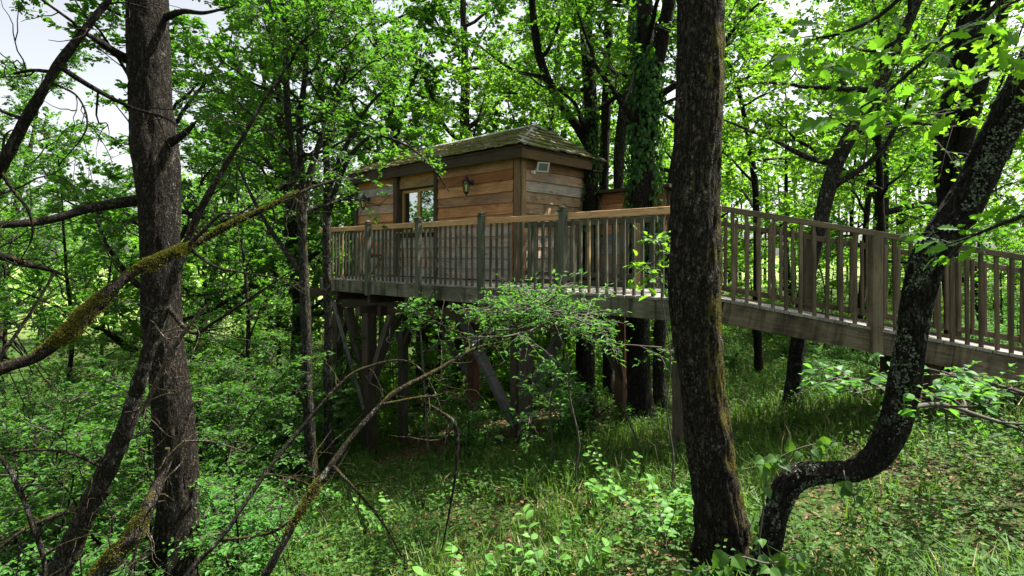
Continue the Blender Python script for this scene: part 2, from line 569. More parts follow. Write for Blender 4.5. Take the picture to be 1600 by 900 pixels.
M_LITTER = leaf_mat("dry_leaf", (0.05, 0.028, 0.012), (0.165, 0.105, 0.052), (0.15, 0.09, 0.04), 0.15, 0.7)
M_MOSS = leaf_mat("moss_tuft", (0.022, 0.03, 0.005), (0.125, 0.125, 0.018), (0.17, 0.17, 0.025), 0.25, 0.9)
M_LICHEN = leaf_mat("lichen_flake", (0.025, 0.033, 0.022), (0.12, 0.145, 0.105), (0.1, 0.1, 0.08), 0.08, 0.9)
# bark
B_OAK = bark_mat("bark_oak", (0.024, 0.019, 0.014), (0.10, 0.083, 0.062), lichen=(0.24, 0.25, 0.20), lamt=0.34, mamt=0.20, mdir=(0.85, -0.5, -0.1), sc=22, lsc=62)
B_LEFT = bark_mat("bark_left", (0.022, 0.018, 0.013), (0.075, 0.06, 0.045), lichen=(0.18, 0.185, 0.15), lamt=0.36, mamt=0.0, mdir=(0.3, -0.8, 0.3), sc=24, lsc=50)
B_LICH = bark_mat("bark_lichen", (0.018, 0.015, 0.012), (0.06, 0.052, 0.038), lichen=(0.13, 0.155, 0.12), lamt=0.42, mamt=0.12, mdir=(0.6, -0.3, 0.5), sc=30, lsc=11)
B_DARK = bark_mat("bark_dark", (0.018, 0.015, 0.012), (0.06, 0.052, 0.042), lamt=0.05, mamt=0.1, sc=22)
B_GREY = bark_mat("bark_grey", (0.035, 0.033, 0.026), (0.12, 0.113, 0.09), lamt=0.42, mamt=0.06, sc=22, lsc=9)
B_DEAD = bark_mat("bark_dead", (0.03, 0.025, 0.018), (0.14, 0.115, 0.088), lichen=(0.34, 0.36, 0.32), lamt=0.42, mamt=0.3, mdir=(0, 0, 1), sc=45, lsc=14)
B_PALE = bark_mat("bark_pale_stick", (0.16, 0.12, 0.09), (0.38, 0.31, 0.25), lamt=0.3, sc=40)
B_TWIG = plain_mat("twig_bark", (0.05, 0.042, 0.033), 0.9, 0, 0.4)
# timber
W_CLAD = wood_mat("cladding", [(0.0, (0.28, 0.11, 0.045)), (0.35, (0.44, 0.20, 0.085)), (0.7, (0.52, 0.27, 0.125)), (1.0, (0.31, 0.18, 0.11))], wave=0.6)
W_CLADG = wood_mat("cladding_weathered", [(0.0, (0.30, 0.29, 0.285)), (0.3, (0.48, 0.30, 0.20)), (0.6, (0.38, 0.37, 0.37)), (1.0, (0.44, 0.36, 0.31))], alg=(0.27, 0.28, 0.29), algamt=0.3)
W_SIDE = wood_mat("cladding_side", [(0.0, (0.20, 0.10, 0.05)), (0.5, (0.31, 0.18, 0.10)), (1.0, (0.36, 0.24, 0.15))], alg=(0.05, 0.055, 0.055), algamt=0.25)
W_RAIL = wood_mat("handrail_fresh", [(0.0, (0.52, 0.30, 0.155)), (1.0, (0.62, 0.38, 0.21))], wave=0.3)
W_BAL = wood_mat("baluster_weathered", [(0.0, (0.065, 0.062, 0.043)), (0.5, (0.105, 0.095, 0.065)), (0.97, (0.145, 0.125, 0.086)), (0.985, (0.36, 0.25, 0.13))], grain=(2, 50, 50), alg=(0.06, 0.085, 0.05), algamt=0.5, wave=0.8)
W_RPOST = wood_mat("rail_post_weathered", [(0.0, (0.10, 0.105, 0.08)), (1.0, (0.15, 0.145, 0.11))], grain=(2, 40, 40), alg=(0.08, 0.11, 0.07), algamt=0.5)
W_RAMP = wood_mat("ramp_weathered", [(0.0, (0.085, 0.066, 0.042)), (0.5, (0.125, 0.098, 0.062)), (1.0, (0.17, 0.135, 0.09))], grain=(2, 50, 50), alg=(0.07, 0.08, 0.04), algamt=0.3, wave=0.8)
W_STRING = wood_mat("ramp_stringer", [(0.0, (0.14, 0.115, 0.075)), (1.0, (0.19, 0.155, 0.10))], grain=(1.4, 26, 26), alg=(0.06, 0.06, 0.035), algamt=0.32, wave=0.9, drip=0.75)
W_BEAM = wood_mat("fascia_mossy", [(0.0, (0.13, 0.125, 0.09)), (1.0, (0.19, 0.175, 0.13))], alg=(0.08, 0.10, 0.055), algamt=0.4, wave=0.8, drip=0.85)
W_DECK = wood_mat("deck_grey", [(0.0, (0.16, 0.15, 0.13)), (0.5, (0.22, 0.205, 0.18)), (1.0, (0.28, 0.26, 0.23))], knots=False)
W_POST = wood_mat("post_brown", [(0.0, (0.06, 0.046, 0.032)), (0.5, (0.075, 0.06, 0.043)), (1.0, (0.095, 0.088, 0.068))], alg=(0.05, 0.06, 0.04), algamt=0.3, wave=0.8)
W_POSTR = wood_mat("post_red_brown", [(0.0, (0.10, 0.045, 0.026)), (1.0, (0.13, 0.065, 0.04))], alg=(0.05, 0.05, 0.035), algamt=0.25, wave=0.8)
W_STRUT = wood_mat("strut_grey", [(0.0, (0.10, 0.098, 0.09)), (1.0, (0.17, 0.165, 0.155))])
W_DARK = wood_mat("timber_dark", [(0.0, (0.05, 0.035, 0.024)), (1.0, (0.08, 0.058, 0.04))])
W_FASC = wood_mat("roof_fascia", [(0.0, (0.10, 0.06, 0.035)), (0.6, (0.15, 0.09, 0.05)), (1.0, (0.24, 0.15, 0.085))])
W_TRIM = wood_mat("trim_honey", [(0.0, (0.26, 0.17, 0.085)), (1.0, (0.33, 0.22, 0.115))])
W_FRAME = wood_mat("window_frame_wood", [(0.0, (0.38, 0.24, 0.09)), (1.0, (0.44, 0.29, 0.115))], knots=False)
W_SHING = wood_mat("shingle_mossy", [(0.0, (0.16, 0.145, 0.12)), (0.5, (0.25, 0.225, 0.185)), (1.0, (0.36, 0.32, 0.27))], grain=(3, 30, 30), alg=(0.22, 0.225, 0.035), algamt=0.66, knots=False)
M_LEAD = plain_mat("lead_flashing", (0.24, 0.25, 0.25), 0.55, 0.3, 0.35)
M_BLACK = plain_mat("black_iron", (0.012, 0.012, 0.012), 0.45, 0.4, 0.3)
M_WHITE = plain_mat("white_casing", (0.62, 0.62, 0.58), 0.5, 0, 0.1)
M_ORANGE = plain_mat("orange_conduit", (0.26, 0.075, 0.025), 0.5, 0, 0.3)
M_RED = plain_mat("red_cloth", (0.30, 0.02, 0.025), 0.8, 0, 0.2)
M_DIM = plain_mat("interior_dark", (0.02, 0.017, 0.014), 0.9)
def glass_mat(name, tint, gloss):
    b = NT(name)
    gl = b.n("BsdfGlossy", Color=(0.9, 0.95, 0.95, 1), Roughness=0.015)
    tr = b.n("BsdfTransparent", Color=(*tint, 1))
    return b.out(b.n("MixShader", _0=gloss, _1=tr.outputs[0], _2=gl.outputs[0]).outputs[0])
M_GLASS = glass_mat("window_glass", (0.55, 0.6, 0.58), 0.55)
M_LGLASS = glass_mat("lantern_glass", (0.8, 0.82, 0.78), 0.3)

def ground_mat():
    b = NT("forest_floor")
    co = b.coords((1, 1, 1))
    a = b.n("TexNoise", Vector=co, Scale=0.7, Detail=6.0, Roughness=0.6)
    f = b.n("TexNoise", Vector=co, Scale=26.0, Detail=6.0, Roughness=0.7)
    soil = b.ramp(f.outputs[0], [(0.3, (0.014, 0.012, 0.007)), (0.55, (0.05, 0.045, 0.022)), (0.75, (0.09, 0.075, 0.04))])
    grn = b.ramp(f.outputs[0], [(0.3, (0.012, 0.03, 0.006)), (0.7, (0.06, 0.10, 0.02))])
    col = b.mix(b.ramp(a.outputs[0], [(0.36, 0.0), (0.5, 1.0)]), soil, grn)
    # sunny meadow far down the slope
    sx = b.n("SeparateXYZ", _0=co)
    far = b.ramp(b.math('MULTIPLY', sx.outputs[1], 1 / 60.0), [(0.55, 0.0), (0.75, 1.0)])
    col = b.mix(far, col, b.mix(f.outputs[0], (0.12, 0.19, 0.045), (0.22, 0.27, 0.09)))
    bp = b.n("Bump", Strength=0.6, Distance=0.05, Height=f.outputs[0])
    p = b.n("BsdfPrincipled", Base_Color=col, Roughness=0.95, Normal=bp.outputs[0])
    p.inputs['Specular IOR Level'].default_value = 0.1
    return b.out(p.outputs[0])
M_GROUND = ground_mat()

# ------------------------------------------------------------------ the ground
def build_ground():
    u = np.linspace(-1, 1, 181)
    gx = np.sinh(u * 4.2) / math.sinh(4.2) * 260
    w = np.linspace(-1, 1, 201)
    gy = 8 + np.sinh(w * 3.8) / math.sinh(3.8) * 300
    X, Y = np.meshgrid(gx, gy)
    V = np.stack([X, Y, gz(X, Y)], -1).reshape(-1, 3)
    nx, ny = len(gx), len(gy)
    i = (np.arange(ny - 1)[:, None] * nx + np.arange(nx - 1)[None])
    fc = np.stack([i, i + 1, i + nx + 1, i + nx], -1).reshape(-1, 4)
    mb = MB()
    mb.add(V, fc, 0, True)
    tag(link("ground", mb.mesh("ground", [M_GROUND])), kind="structure")
build_ground()

# ------------------------------------------------------------------ tree house frame of reference
DZ = EZ - 0.477                                  # deck level
O2 = np.array([0.13, 9.40])                      # outer corner of the house nearest the eye
U2 = np.array([-0.728, 0.685]) / math.hypot(0.728, 0.685)   # along the front wall to the left
V2 = np.array([U2[1], -U2[0]])                              # into the house
def H(t, s, z):
    q = O2 + U2 * t + V2 * s
    return Vector((q[0], q[1], z))
U3, V3 = Vector((*U2, 0)), Vector((*V2, 0))
RS = -1.31                                       # the front railing stands this far out from the front wall
T_KINK, T_END = -3.47, 4.3
K2 = O2 + U2 * T_KINK + V2 * RS
W2 = norm(np.array([2.79, -0.44]))               # direction of the ramp in plan
N2 = np.array([-W2[1], W2[0]])                   # across the ramp, away from the eye
if N2[1] < 0: N2 = -N2
RAMP_FLAT, RAMP_LEN, RAMP_SLOPE = 0.5, 6.3, 0.185
def rz_(q):
    return DZ - max(0.0, q - RAMP_FLAT) * RAMP_SLOPE
def R(q, n, dz=0.0):
    p = K2 + W2 * q + N2 * n
    return Vector((p[0], p[1], rz_(q) + dz))

def railing(root, name, f, q0, q1, posts, pitch, mats, cap=True, back=False, out=Vector((0, 0, 0)), post_w=0.09, seed=1, label=None, rail_h=0.085):
    """f(q, dz) -> point on the railing line; posts: list of q; handrail runs between posts"""
    m_rail, m_bal, m_post = mats
    rr = random.Random(seed)
    part = link(name, None, root, Matrix.Translation(f((q0 + q1) / 2, 0)))
    part.empty_display_size = 0.1
    if label: part["label"] = label
    d = (f(q1, 0) - f(q0, 0)).normalized()
    H_ = 1.0
    for q in posts:
        a = f(q, -0.27 if not back else -0.02) + out * 0.055
        b = f(q, H_ + 0.02 if cap else H_ - rail_h - 0.002) + out * 0.055
        board("post", a, b, post_w, post_w, m_post, part, up=d, ch=0.006)
        if cap:
            t = f(q, H_ + 0.02) + out * 0.055
            mb = MB()
            for (z0, z1, w0, w1) in ((0, 0.018, post_w * 0.62, post_w * 0.62), (0.018, 0.032, post_w * 0.36, post_w * 0.33), (0.032, 0.05, post_w * 0.5, post_w * 0.5), (0.05, 0.072, post_w * 0.46, post_w * 0.1)):
                vs = [(sx * w, sy * w, z) for z, w in ((z0, w0), (z1, w1)) for sx, sy in ((-1, -1), (1, -1), (1, 1), (-1, 1))]
                mb.add(vs, [[0, 1, 5, 4], [1, 2, 6, 5], [2, 3, 7, 6], [3, 0, 4, 7], [3, 2, 1, 0], [4, 5, 6, 7]])
            if not hasattr(railing, 'capmesh'):
                railing.capmesh = mb.mesh("post_cap", [W_BAL])
            ang = math.atan2(d.y, d.x)
            link("post_cap", railing.capmesh, part, Matrix.Translation(t) @ Matrix.Rotation(ang, 4, 'Z'))
    ends = sorted(set([q0] + list(posts) + [q1])) if cap else [q0, q1]
    for a, b in zip(ends[:-1], ends[1:]):
        if abs(b - a) < 0.15:
            continue
        ga = 0.055 if a in posts else 0
        gb = 0.055 if b in posts else 0
        board("handrail", f(a + ga, H_ - rail_h / 2 + rr.uniform(-.004, .004)), f(b - gb, H_ - rail_h / 2 + rr.uniform(-.004, .004)), 0.045, rail_h, m_rail, part)
        if back:
            board("bottom_rail", f(a + ga, 0.16), f(b - gb, 0.16), 0.045, 0.07, m_bal, part)
            board("bottom_rail", f(a + ga, 0.045), f(b - gb, 0.045), 0.05, 0.06, m_bal, part)
        n = max(1, int(round((b - a) / pitch)))
        for k in range(1, n):
            q = a + (b - a) * k / n + rr.uniform(-0.011, 0.011)
            top = H_ - 0.02 if back else H_ - rail_h + 0.002
            lo = f(q, 0.10 if back else rr.uniform(-0.022, 0.004))
            hi = f(q + rr.uniform(-0.012, 0.012), top)
            board("baluster", lo + out * (-0.034 if back else 0), hi + out * (-0.034 if back else 0), 0.033, 0.034, m_bal, part, up=d + Vector((rr.uniform(-.12, .12), rr.uniform(-.12, .12), 0)))
    return part

# ------------------------------------------------------------------ the deck
def build_deck():
    g = gz(*H(3, RS, 0)[:2])
    root = thing("deck", H(3, -0.4, float(gz(H(3, -0.4, 0).x, H(3, -0.4, 0).y))), "raised timber deck on posts and braces running along the cabin front, orange-topped railing", "deck")
    # deck boards lie across the walkway
    pitch = 0.146
    n = int((T_END - T_KINK) / pitch)
    for i in range(n):
        t = T_KINK + pitch * (i + 0.5)
        s1 = -0.01 if t > -0.02 else 0.06
        z = DZ - 0.014 + random.Random(i).uniform(-0.002, 0.002)
        board("deck_board", H(t, RS - 0.05, z), H(t, s1, z), pitch - 0.008, 0.028, W_DECK, root)
    # edge fascia and joists below
    z = DZ - 0.03 - 0.11
    cuts = [T_KINK, -1.1, 2.3, T_END]
    for a, b in zip(cuts[:-1], cuts[1:]):
        board("fascia_beam", H(a + .003, RS - 0.015, z), H(b - .003, RS - 0.015, z), 0.05, 0.22, W_BEAM, root)
    for s in (-0.75, -0.12):
        board("joist", H(T_KINK + .05, s, z), H(T_END, s, z), 0.06, 0.215, W_DARK, root)
    for s in (0.9, 1.85):
        board("joist", H(-1.4, s, z), H(5.3, s, z), 0.06, 0.215, W_DARK, root)
    for t in np.arange(0.3, 5.3, 1.15):
        board("cross_joist", H(t, RS + 0.03, z - 0.2), H(t, 2.1, z - 0.2), 0.07, 0.17, W_DARK, root)
    # main girders under the cross joists
    zb = DZ - 0.53
    for s in (-0.8, 0.75, 2.0):
        board("girder", H(-1.6, s, zb), H(5.35 if s > 0 else T_END, s, zb), 0.14, 0.2, W_DARK, root)
    board("floor_panel", H(2.6, -0.01, DZ - 0.19), H(2.6, 2.2, DZ - 0.19), 5.2, 0.03, W_DARK, root)
    # posts with Y braces: (px, depth, width, brace reach along the deck, brace depth below girder)
    def post(px, Y, w, top, m=W_POST, reach=0.75, drop=0.95, sides=(1, -1), mb_=W_POST, bw=0.1, ax=U3, upright=True):
        x = (px - 800) / F * Y
        gb = float(gz(x, Y))
        if upright:
            board("support_post", (x, Y, gb - 0.25), (x, Y, top), w, w, m, root, up=U3, ch=0.012)
        for sg in sides:
            a = Vector((x, Y, top - drop)) + ax * sg * w * 0.45
            b = Vector((x, Y, top + 0.02)) + ax * sg * (w * 0.5 + reach)
            board("brace", a, b, bw * 0.8, bw * 1.1, mb_, root, up=ax.cross(Vector((0, 0, 1))))
    gt = zb - 0.1
    post(577, 10.55, 0.21, gt, reach=0.66, drop=1.30, bw=0.15)
    post(577, 10.55, 0.20, gt - 0.02, reach=0.6, drop=1.05, bw=0.14, ax=V3, upright=False, sides=(1,))
    post(630, 12.1, 0.17, gt, reach=0.5, drop=0.85, bw=0.12)
    post(740, 11.4, 0.19, gt, W_POSTR, 0.55, 0.8, mb_=W_POSTR, bw=0.13)
    post(740, 11.4, 0.19, gt - 0.02, reach=0.5, drop=0.7, mb_=W_POSTR, bw=0.12, ax=V3, upright=False, sides=(1,))
    post(528, 12.4, 0.17, gt, reach=0.5, drop=0.85, bw=0.12)
    post(822, 9.5, 0.19, gt, W_POST, 0.0, 0.6, ())
    post(806, 9.75, 0.15, gt, W_POST, 0.0, 0.6, ())
    post(972, 8.75, 0.17, DZ - 0.25, W_POSTR, 0.75, 1.05, (1,), W_STRUT, 0.13)
    post(1059, 6.25, 0.10, DZ - 0.25, W_POST, 0, 0.5, ())
    # long raking struts
    def strut(p0, p1, w, m):
        board("strut", p0, p1, w * 0.7, w, m, root, up=(0.3, -1, 0.2))
    strut(P(716, 486, 10.3), P(806, 668, 9.8), 0.22, W_STRUT)
    strut(P(672, 484, 12.0), P(742, 604, 11.6), 0.16, W_STRUT)
    strut(P(896, 488, 9.0), P(836, 596, 9.4), 0.20, W_STRUT)
    strut(P(936, 506, 8.7), P(976, 606, 8.7), 0.10, W_DARK)
    strut(P(520, 470, 10.9), P(569, 640, 10.5), 0.10, W_STRUT)
    for px, Y in ((560, 10.5), (592, 10.5)):
        board("bearer", P(px, 486, Y), P(px, 486, Y) + np.array([*V2, 0]) * 1.6, 0.12, 0.17, W_DARK, root)
    # railings
    fl = lambda q, dz: H(-q, RS, DZ + dz)
    posts = [-(0.0 + 1.49 * k) + 1.965 - 1.49 for k in range(7)]
    posts = sorted([1.965 + 0.02 - 1.49 * k for k in range(8)])
    out = -V3
    railing(root, "railing", fl, -T_END, -T_KINK, [p for p in posts if -T_END < p < -T_KINK], 0.128, (W_RAIL, W_BAL, W_RPOST), True, False, out, 0.086, 3,
            label="front railing with orange handrail and grey green balusters")
    fb = lambda q, dz: H(-q, 0.03, DZ + dz)
    railing(root, "railing", fb, 0.1, 2.55, [0.28, 1.15, 2.3], 0.125, (W_BAL, W_BAL, W_BAL), False, True, V3 * -1, 0.09, 5, label="weathered rear railing beside the cabin corner")
build_deck()

def build_ramp():
    b = R(RAMP_LEN, 0.5)
    root = thing("ramp", (b.x, b.y, float(gz(b.x, b.y))), "grey sloping timber ramp with baluster railings descending towards the lichen-covered tree", "ramp")
    pitch = 0.146
    n = int(RAMP_LEN / pitch)
    for i in range(n):
        q = pitch * (i + 0.5)
        c0, c1 = R(q, -0.055, -0.016), R(q, 1.16, -0.016)
        up = (-W2[0] * -RAMP_SLOPE if q > RAMP_FLAT else 0, -W2[1] * -RAMP_SLOPE if q > RAMP_FLAT else 0, 1)
        board("deck_board", c0, c1, pitch - 0.006, 0.03, W_DECK, root, up=up)
    for nn, m in ((-0.012, W_STRING), (0.55, W_DARK), (1.1, W_STRING)):
        for a, e in ((0.0, RAMP_FLAT), (RAMP_FLAT + .002, 2.72), (2.725, RAMP_LEN)):
            board("stringer", R(a, nn, -0.033 - 0.115), R(e, nn, -0.033 - 0.115), 0.05, 0.23, m, root)
    # triangle of boards between deck and ramp
    f0 = lambda q, dz: R(q, 0.0, dz)
    f1 = lambda q, dz: R(q, 1.08, dz)
    nv = Vector((*N2, 0))
    railing(root, "railing", f0, RAMP_FLAT, RAMP_LEN, [2.0, 3.95, 5.5], 0.131, (W_RAMP, W_RAMP, W_RAMP), False, False, -nv, 0.095, 8, label="nearer ramp railing with brown weathered handrail", rail_h=0.06)
    railing(root, "railing", f1, 0.1, RAMP_LEN, [0.25, 1.75, 3.4, 5.0], 0.131, (W_RAMP, W_RAMP, W_RAMP), False, True, nv, 0.1, 9, label="farther ramp railing with two bottom rails", rail_h=0.06)
    railing(root, "railing", f0, 0.02, RAMP_FLAT, [0.36], 0.131, (W_RAIL, W_BAL, W_BAL), False, False, -nv, 0.1, 10)
    for q in (2.6, 4.6):
        for nn in (0.1, 1.0):
            p = R(q, nn, -0.26)
            board("support_post", (p.x, p.y, float(gz(p.x, p.y)) - 0.2), (p.x, p.y, p.z), 0.11, 0.11, W_DARK, root, up=(1, 0, 0))
build_ramp()

# ------------------------------------------------------------------ the cabin
def build_cabin():
    root = thing("tree_house", H(2.6, 1.0, DZ), "reddish brown timber cabin with a mossy shingle hip roof standing on the raised deck", "cabin")
    WH = 2.20                               # wall height
    TL, SD = 5.12, 2.05
    z0 = DZ + 0.004
    # backing walls
    def wall(a, b, th=0.05, z1=WH + 0.1, holes=None):
        a, b = Vector(a), Vector(b)
        m = Vector((0, 0, z1 / 2))
        board("wall", a + m, b + m, th, z1, W_DARK, root)
    wi = (2.27, 3.42, 0.93, 1.80)           # window t0 t1 z0 z1
    c = 0.075
    def wb(t0, t1, za, zb):
        board("wall", H(t0, c, z0 + (za + zb) / 2), H(t1, c, z0 + (za + zb) / 2), 0.05, zb - za, W_DARK, root)
    wb(0.12, wi[0], 0, WH + .1); wb(wi[1], TL, 0, WH + .1); wb(wi[0], wi[1], 0, wi[2]); wb(wi[0], wi[1], wi[3], WH + .1)
    wall(H(c, 0.03, z0), H(c, SD, z0)); wall(H(0.1, SD, z0), H(TL, SD, z0)); wall(H(TL - .03, 0.1, z0), H(TL - .03, SD - .03, z0))
    board("floor_panel", H(TL / 2, 0.1, z0 + 0.02), H(TL / 2, SD - .05, z0 + 0.02), TL - 0.2, 0.03, W_DARK, root)
    # lapped cladding boards: bottom edge stands out, top edge tucks under the next board
    rr = random.Random(4)
    EX = 0.192
    def clad(fa, fb, outv, nrows, m_lo, m_hi, lo_rows, skip=None, rows=None):
        for r in range(nrows):
            za = z0 + 0.02 + r * EX
            jz = rr.uniform(-0.006, 0.006)
            a, b = fa(za + EX * 0.55 + jz), fb(za + EX * 0.55 + jz + rr.uniform(-.004, .004))
            up = Vector((0, 0, 1)) - outv * 0.125
            m = m_lo if r < lo_rows or (rr.random() < 0.15) else m_hi
            if skip and skip(r):
                continue
            board("cladding_board", a + outv * 0.016, b + outv * 0.016, 0.026, EX + 0.026, m, root, up=up, ch=0.003)
    out_f, out_s = -V3, -U3
    segs = [(0.16, wi[0] - 0.09, None), (wi[0] + .01, wi[1] - .01, 'win'), (wi[1] + 0.14, TL - 0.05, None)]
    for t0, t1, k in segs:
        skip = None
        if k:
            skip = lambda r: (0.02 + r * EX + EX > wi[2] + 0.03 and 0.02 + r * EX < wi[3] + 0.12)
        clad(lambda z, t=t0: H(t, 0.035, z), lambda z, t=t1: H(t, 0.035, z), out_f, 11, W_CLADG, W_CLAD, 5, skip)
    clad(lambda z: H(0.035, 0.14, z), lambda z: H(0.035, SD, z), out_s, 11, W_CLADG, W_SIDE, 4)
    # upright corner boards and posts
    board("corner_post", H(0.06, 0.0, z0), H(0.06, 0.0, z0 + WH), 0.11, 0.05, W_FASC, root, up=V3)
    board("corner_post", H(-0.005, 0.085, z0), H(-0.005, 0.085, z0 + WH), 0.05, 0.10, W_TRIM, root, up=V3)
    board("wall_post", H(wi[0] - 0.04, 0.02, z0), H(wi[0] - 0.04, 0.02, z0 + WH), 0.09, 0.10, W_POST, root, up=V3)
    board("wall_post", H(wi[1] + 0.07, -0.01, z0), H(wi[1] + 0.07, -0.01, z0 + WH), 0.13, 0.15, W_DARK, root, up=V3)
    board("wall_post", H(TL - 0.02, -0.01, z0), H(TL - 0.02, -0.01, z0 + WH - .05), 0.09, 0.09, W_POST, root, up=V3)
    board("lintel", H(wi[0] + .012, 0.01, z0 + wi[3] + 0.12), H(wi[1] - .012, 0.01, z0 + wi[3] + 0.12), 0.06, 0.17, W_TRIM, root)
    board("conduit", H(0.14, -0.04, z0), H(0.14, -0.04, z0 + 1.02), 0.024, 0.024, M_ORANGE, root, up=V3, ch=0.012)
    # window
    win = link("window", None, root, Matrix.Translation(H((wi[0] + wi[1]) / 2, 0.03, z0 + wi[2])))
    def fr(t0, t1, za, zb, dep, w=0.06, th=0.06):
        s = dep
        board("window_frame", H(t0, s, z0 + za + w / 2), H(t1, s, z0 + za + w / 2), th, w, W_FRAME, win)
        board("window_frame", H(t0, s, z0 + zb - w / 2), H(t1, s, z0 + zb - w / 2), th, w, W_FRAME, win)
        board("window_frame", H(t0 + w / 2, s, z0 + za + w), H(t0 + w / 2, s, z0 + zb - w), th, w, W_FRAME, win, up=U3)
        board("window_frame", H(t1 - w / 2, s, z0 + za + w), H(t1 - w / 2, s, z0 + zb - w), th, w, W_FRAME, win, up=U3)
    tm = (wi[0] + wi[1]) / 2 - 0.03
    fr(wi[0], tm + 0.03, wi[2], wi[3], 0.075, 0.05)
    fr(tm - 0.03 + 0.062, wi[1], wi[2] + .001, wi[3] - .001, 0.085, 0.05)
    board("pane", H(wi[0] + .04, 0.075, z0 + (wi[2] + wi[3]) / 2), H(tm, 0.075, z0 + (wi[2] + wi[3]) / 2), 0.006, wi[3] - wi[2] - .08, M_GLASS, win, ch=0.001)
    board("pane", H(tm + .06, 0.085, z0 + (wi[2] + wi[3]) / 2), H(wi[1] - .04, 0.085, z0 + (wi[2] + wi[3]) / 2), 0.006, wi[3] - wi[2] - .08, M_GLASS, win, ch=0.001)
    board("window_sill", H(wi[0] - .05, -0.04, z0 + wi[2] - 0.015), H(wi[1] + .02, -0.04, z0 + wi[2] - 0.015), 0.12, 0.03, W_TRIM, win)
    board("curtain", H(wi[1] - .32, 0.17, z0 + wi[2]), H(wi[1] - .32, 0.17, z0 + wi[3]), 0.03, 0.3, M_DIM, win, up=U3)
    # wing behind, glimpsed between the trunks
    for r in range(9):
        za = z0 - 0.1 + r * EX
        board("cladding_board", H(0.02, SD + 0.02, za + EX * .5), H(-1.6, SD + 0.02, za + EX * .5), 0.02, EX + 0.025, W_CLAD if r > 4 else W_CLADG, root, up=Vector((0, 0, 1)) + V3 * 0.1, ch=0.003)
    wall(H(0, SD + 0.08, z0), H(-1.6, SD + 0.08, z0), 0.05, 1.6)
    wall(H(-1.58, SD + 0.1, z0), H(-1.58, SD + 1.6, z0), 0.05, 1.6)
    # hip roof
    EV = EZ + 1.83
    t0, t1, s0, s1 = -0.17, 5.22, -0.17, 2.28
    sr, rise, a0, a1 = 1.05, 0.60, 0.56, 4.55
    A, B, C, D = (t0, s0), (t1, s0), (t1, s1), (t0, s1)
    E, G = (a0, sr), (a1, sr)
    hz = lambda p, k: H(p[0], p[1], k)
    roof = link("roof", None, root, Matrix.Translation(H(2.5, 1.0, EV)))
    mb = MB()
    vs = [hz(p, EV - 0.03) for p in (A, B, C, D)] + [hz(E, EV + rise - 0.03), hz(G, EV + rise - 0.03)] + [hz(p, EV - 0.06) for p in (A, B, C, D)]
    mb.add([tuple(v) for v in vs], [[0, 1, 5, 4], [2, 3, 4, 5], [6, 9, 8, 7], [0, 6, 7, 1], [1, 7, 8, 2], [2, 8, 9, 3], [3, 9, 6, 0]])
    mb.f.append((np.array([[3, 0, 4], [1, 2, 5]]), 0, False))
    link("roof_deck", mb.mesh("roof_deck", [W_DARK]), roof)
    fh = 0.165
    zc = EV - 0.062 - fh / 2
    board("fascia", H(t0 + .03, s0 + .03, zc), H(t1 - .03, s0 + .03, zc), 0.04, fh, W_DARK, roof)
    board("fascia", H(t0 + .03, s0 + .055, zc), H(t0 + .03, s1 - .05, zc), 0.04, fh, W_FASC, roof)
    board("fascia", H(t1 - .03, s0 + .055, zc), H(t1 - .03, s1 - .05, zc), 0.04, fh, W_DARK, roof)
    board("fascia", H(t0 + .055, s1 - .03, zc), H(t1 - .055, s1 - .03, zc), 0.04, fh, W_DARK, roof)
    board("soffit", H((t0 + t1) / 2, s0 + 0.05, EV - 0.12), H((t0 + t1) / 2, 0.2, EV - 0.12), t1 - t0 - 0.15, 0.015, W_DARK, roof)
    # shingles, course by course
    rs = random.Random(11)
    def shingle_mesh(w, l, th, mesh_cache={}):
        key = (round(w, 2), round(l, 2))
        if key not in mesh_cache:
            m = MB()
            y = w / 2
            m.add([(0, -y, 0), (0, y, 0), (l, y, 0), (l, -y, 0), (0, -y, th), (0, y, th), (l, y, th * .25), (l, -y, th * .25)],
                  [[4, 7, 6, 5], [0, 1, 2, 3], [0, 4, 5, 1], [1, 5, 6, 2], [2, 6, 7, 3], [3, 7, 4, 0]])
            mesh_cache[key] = m.mesh("shingle", [W_SHING])
        return mesh_cache[key]
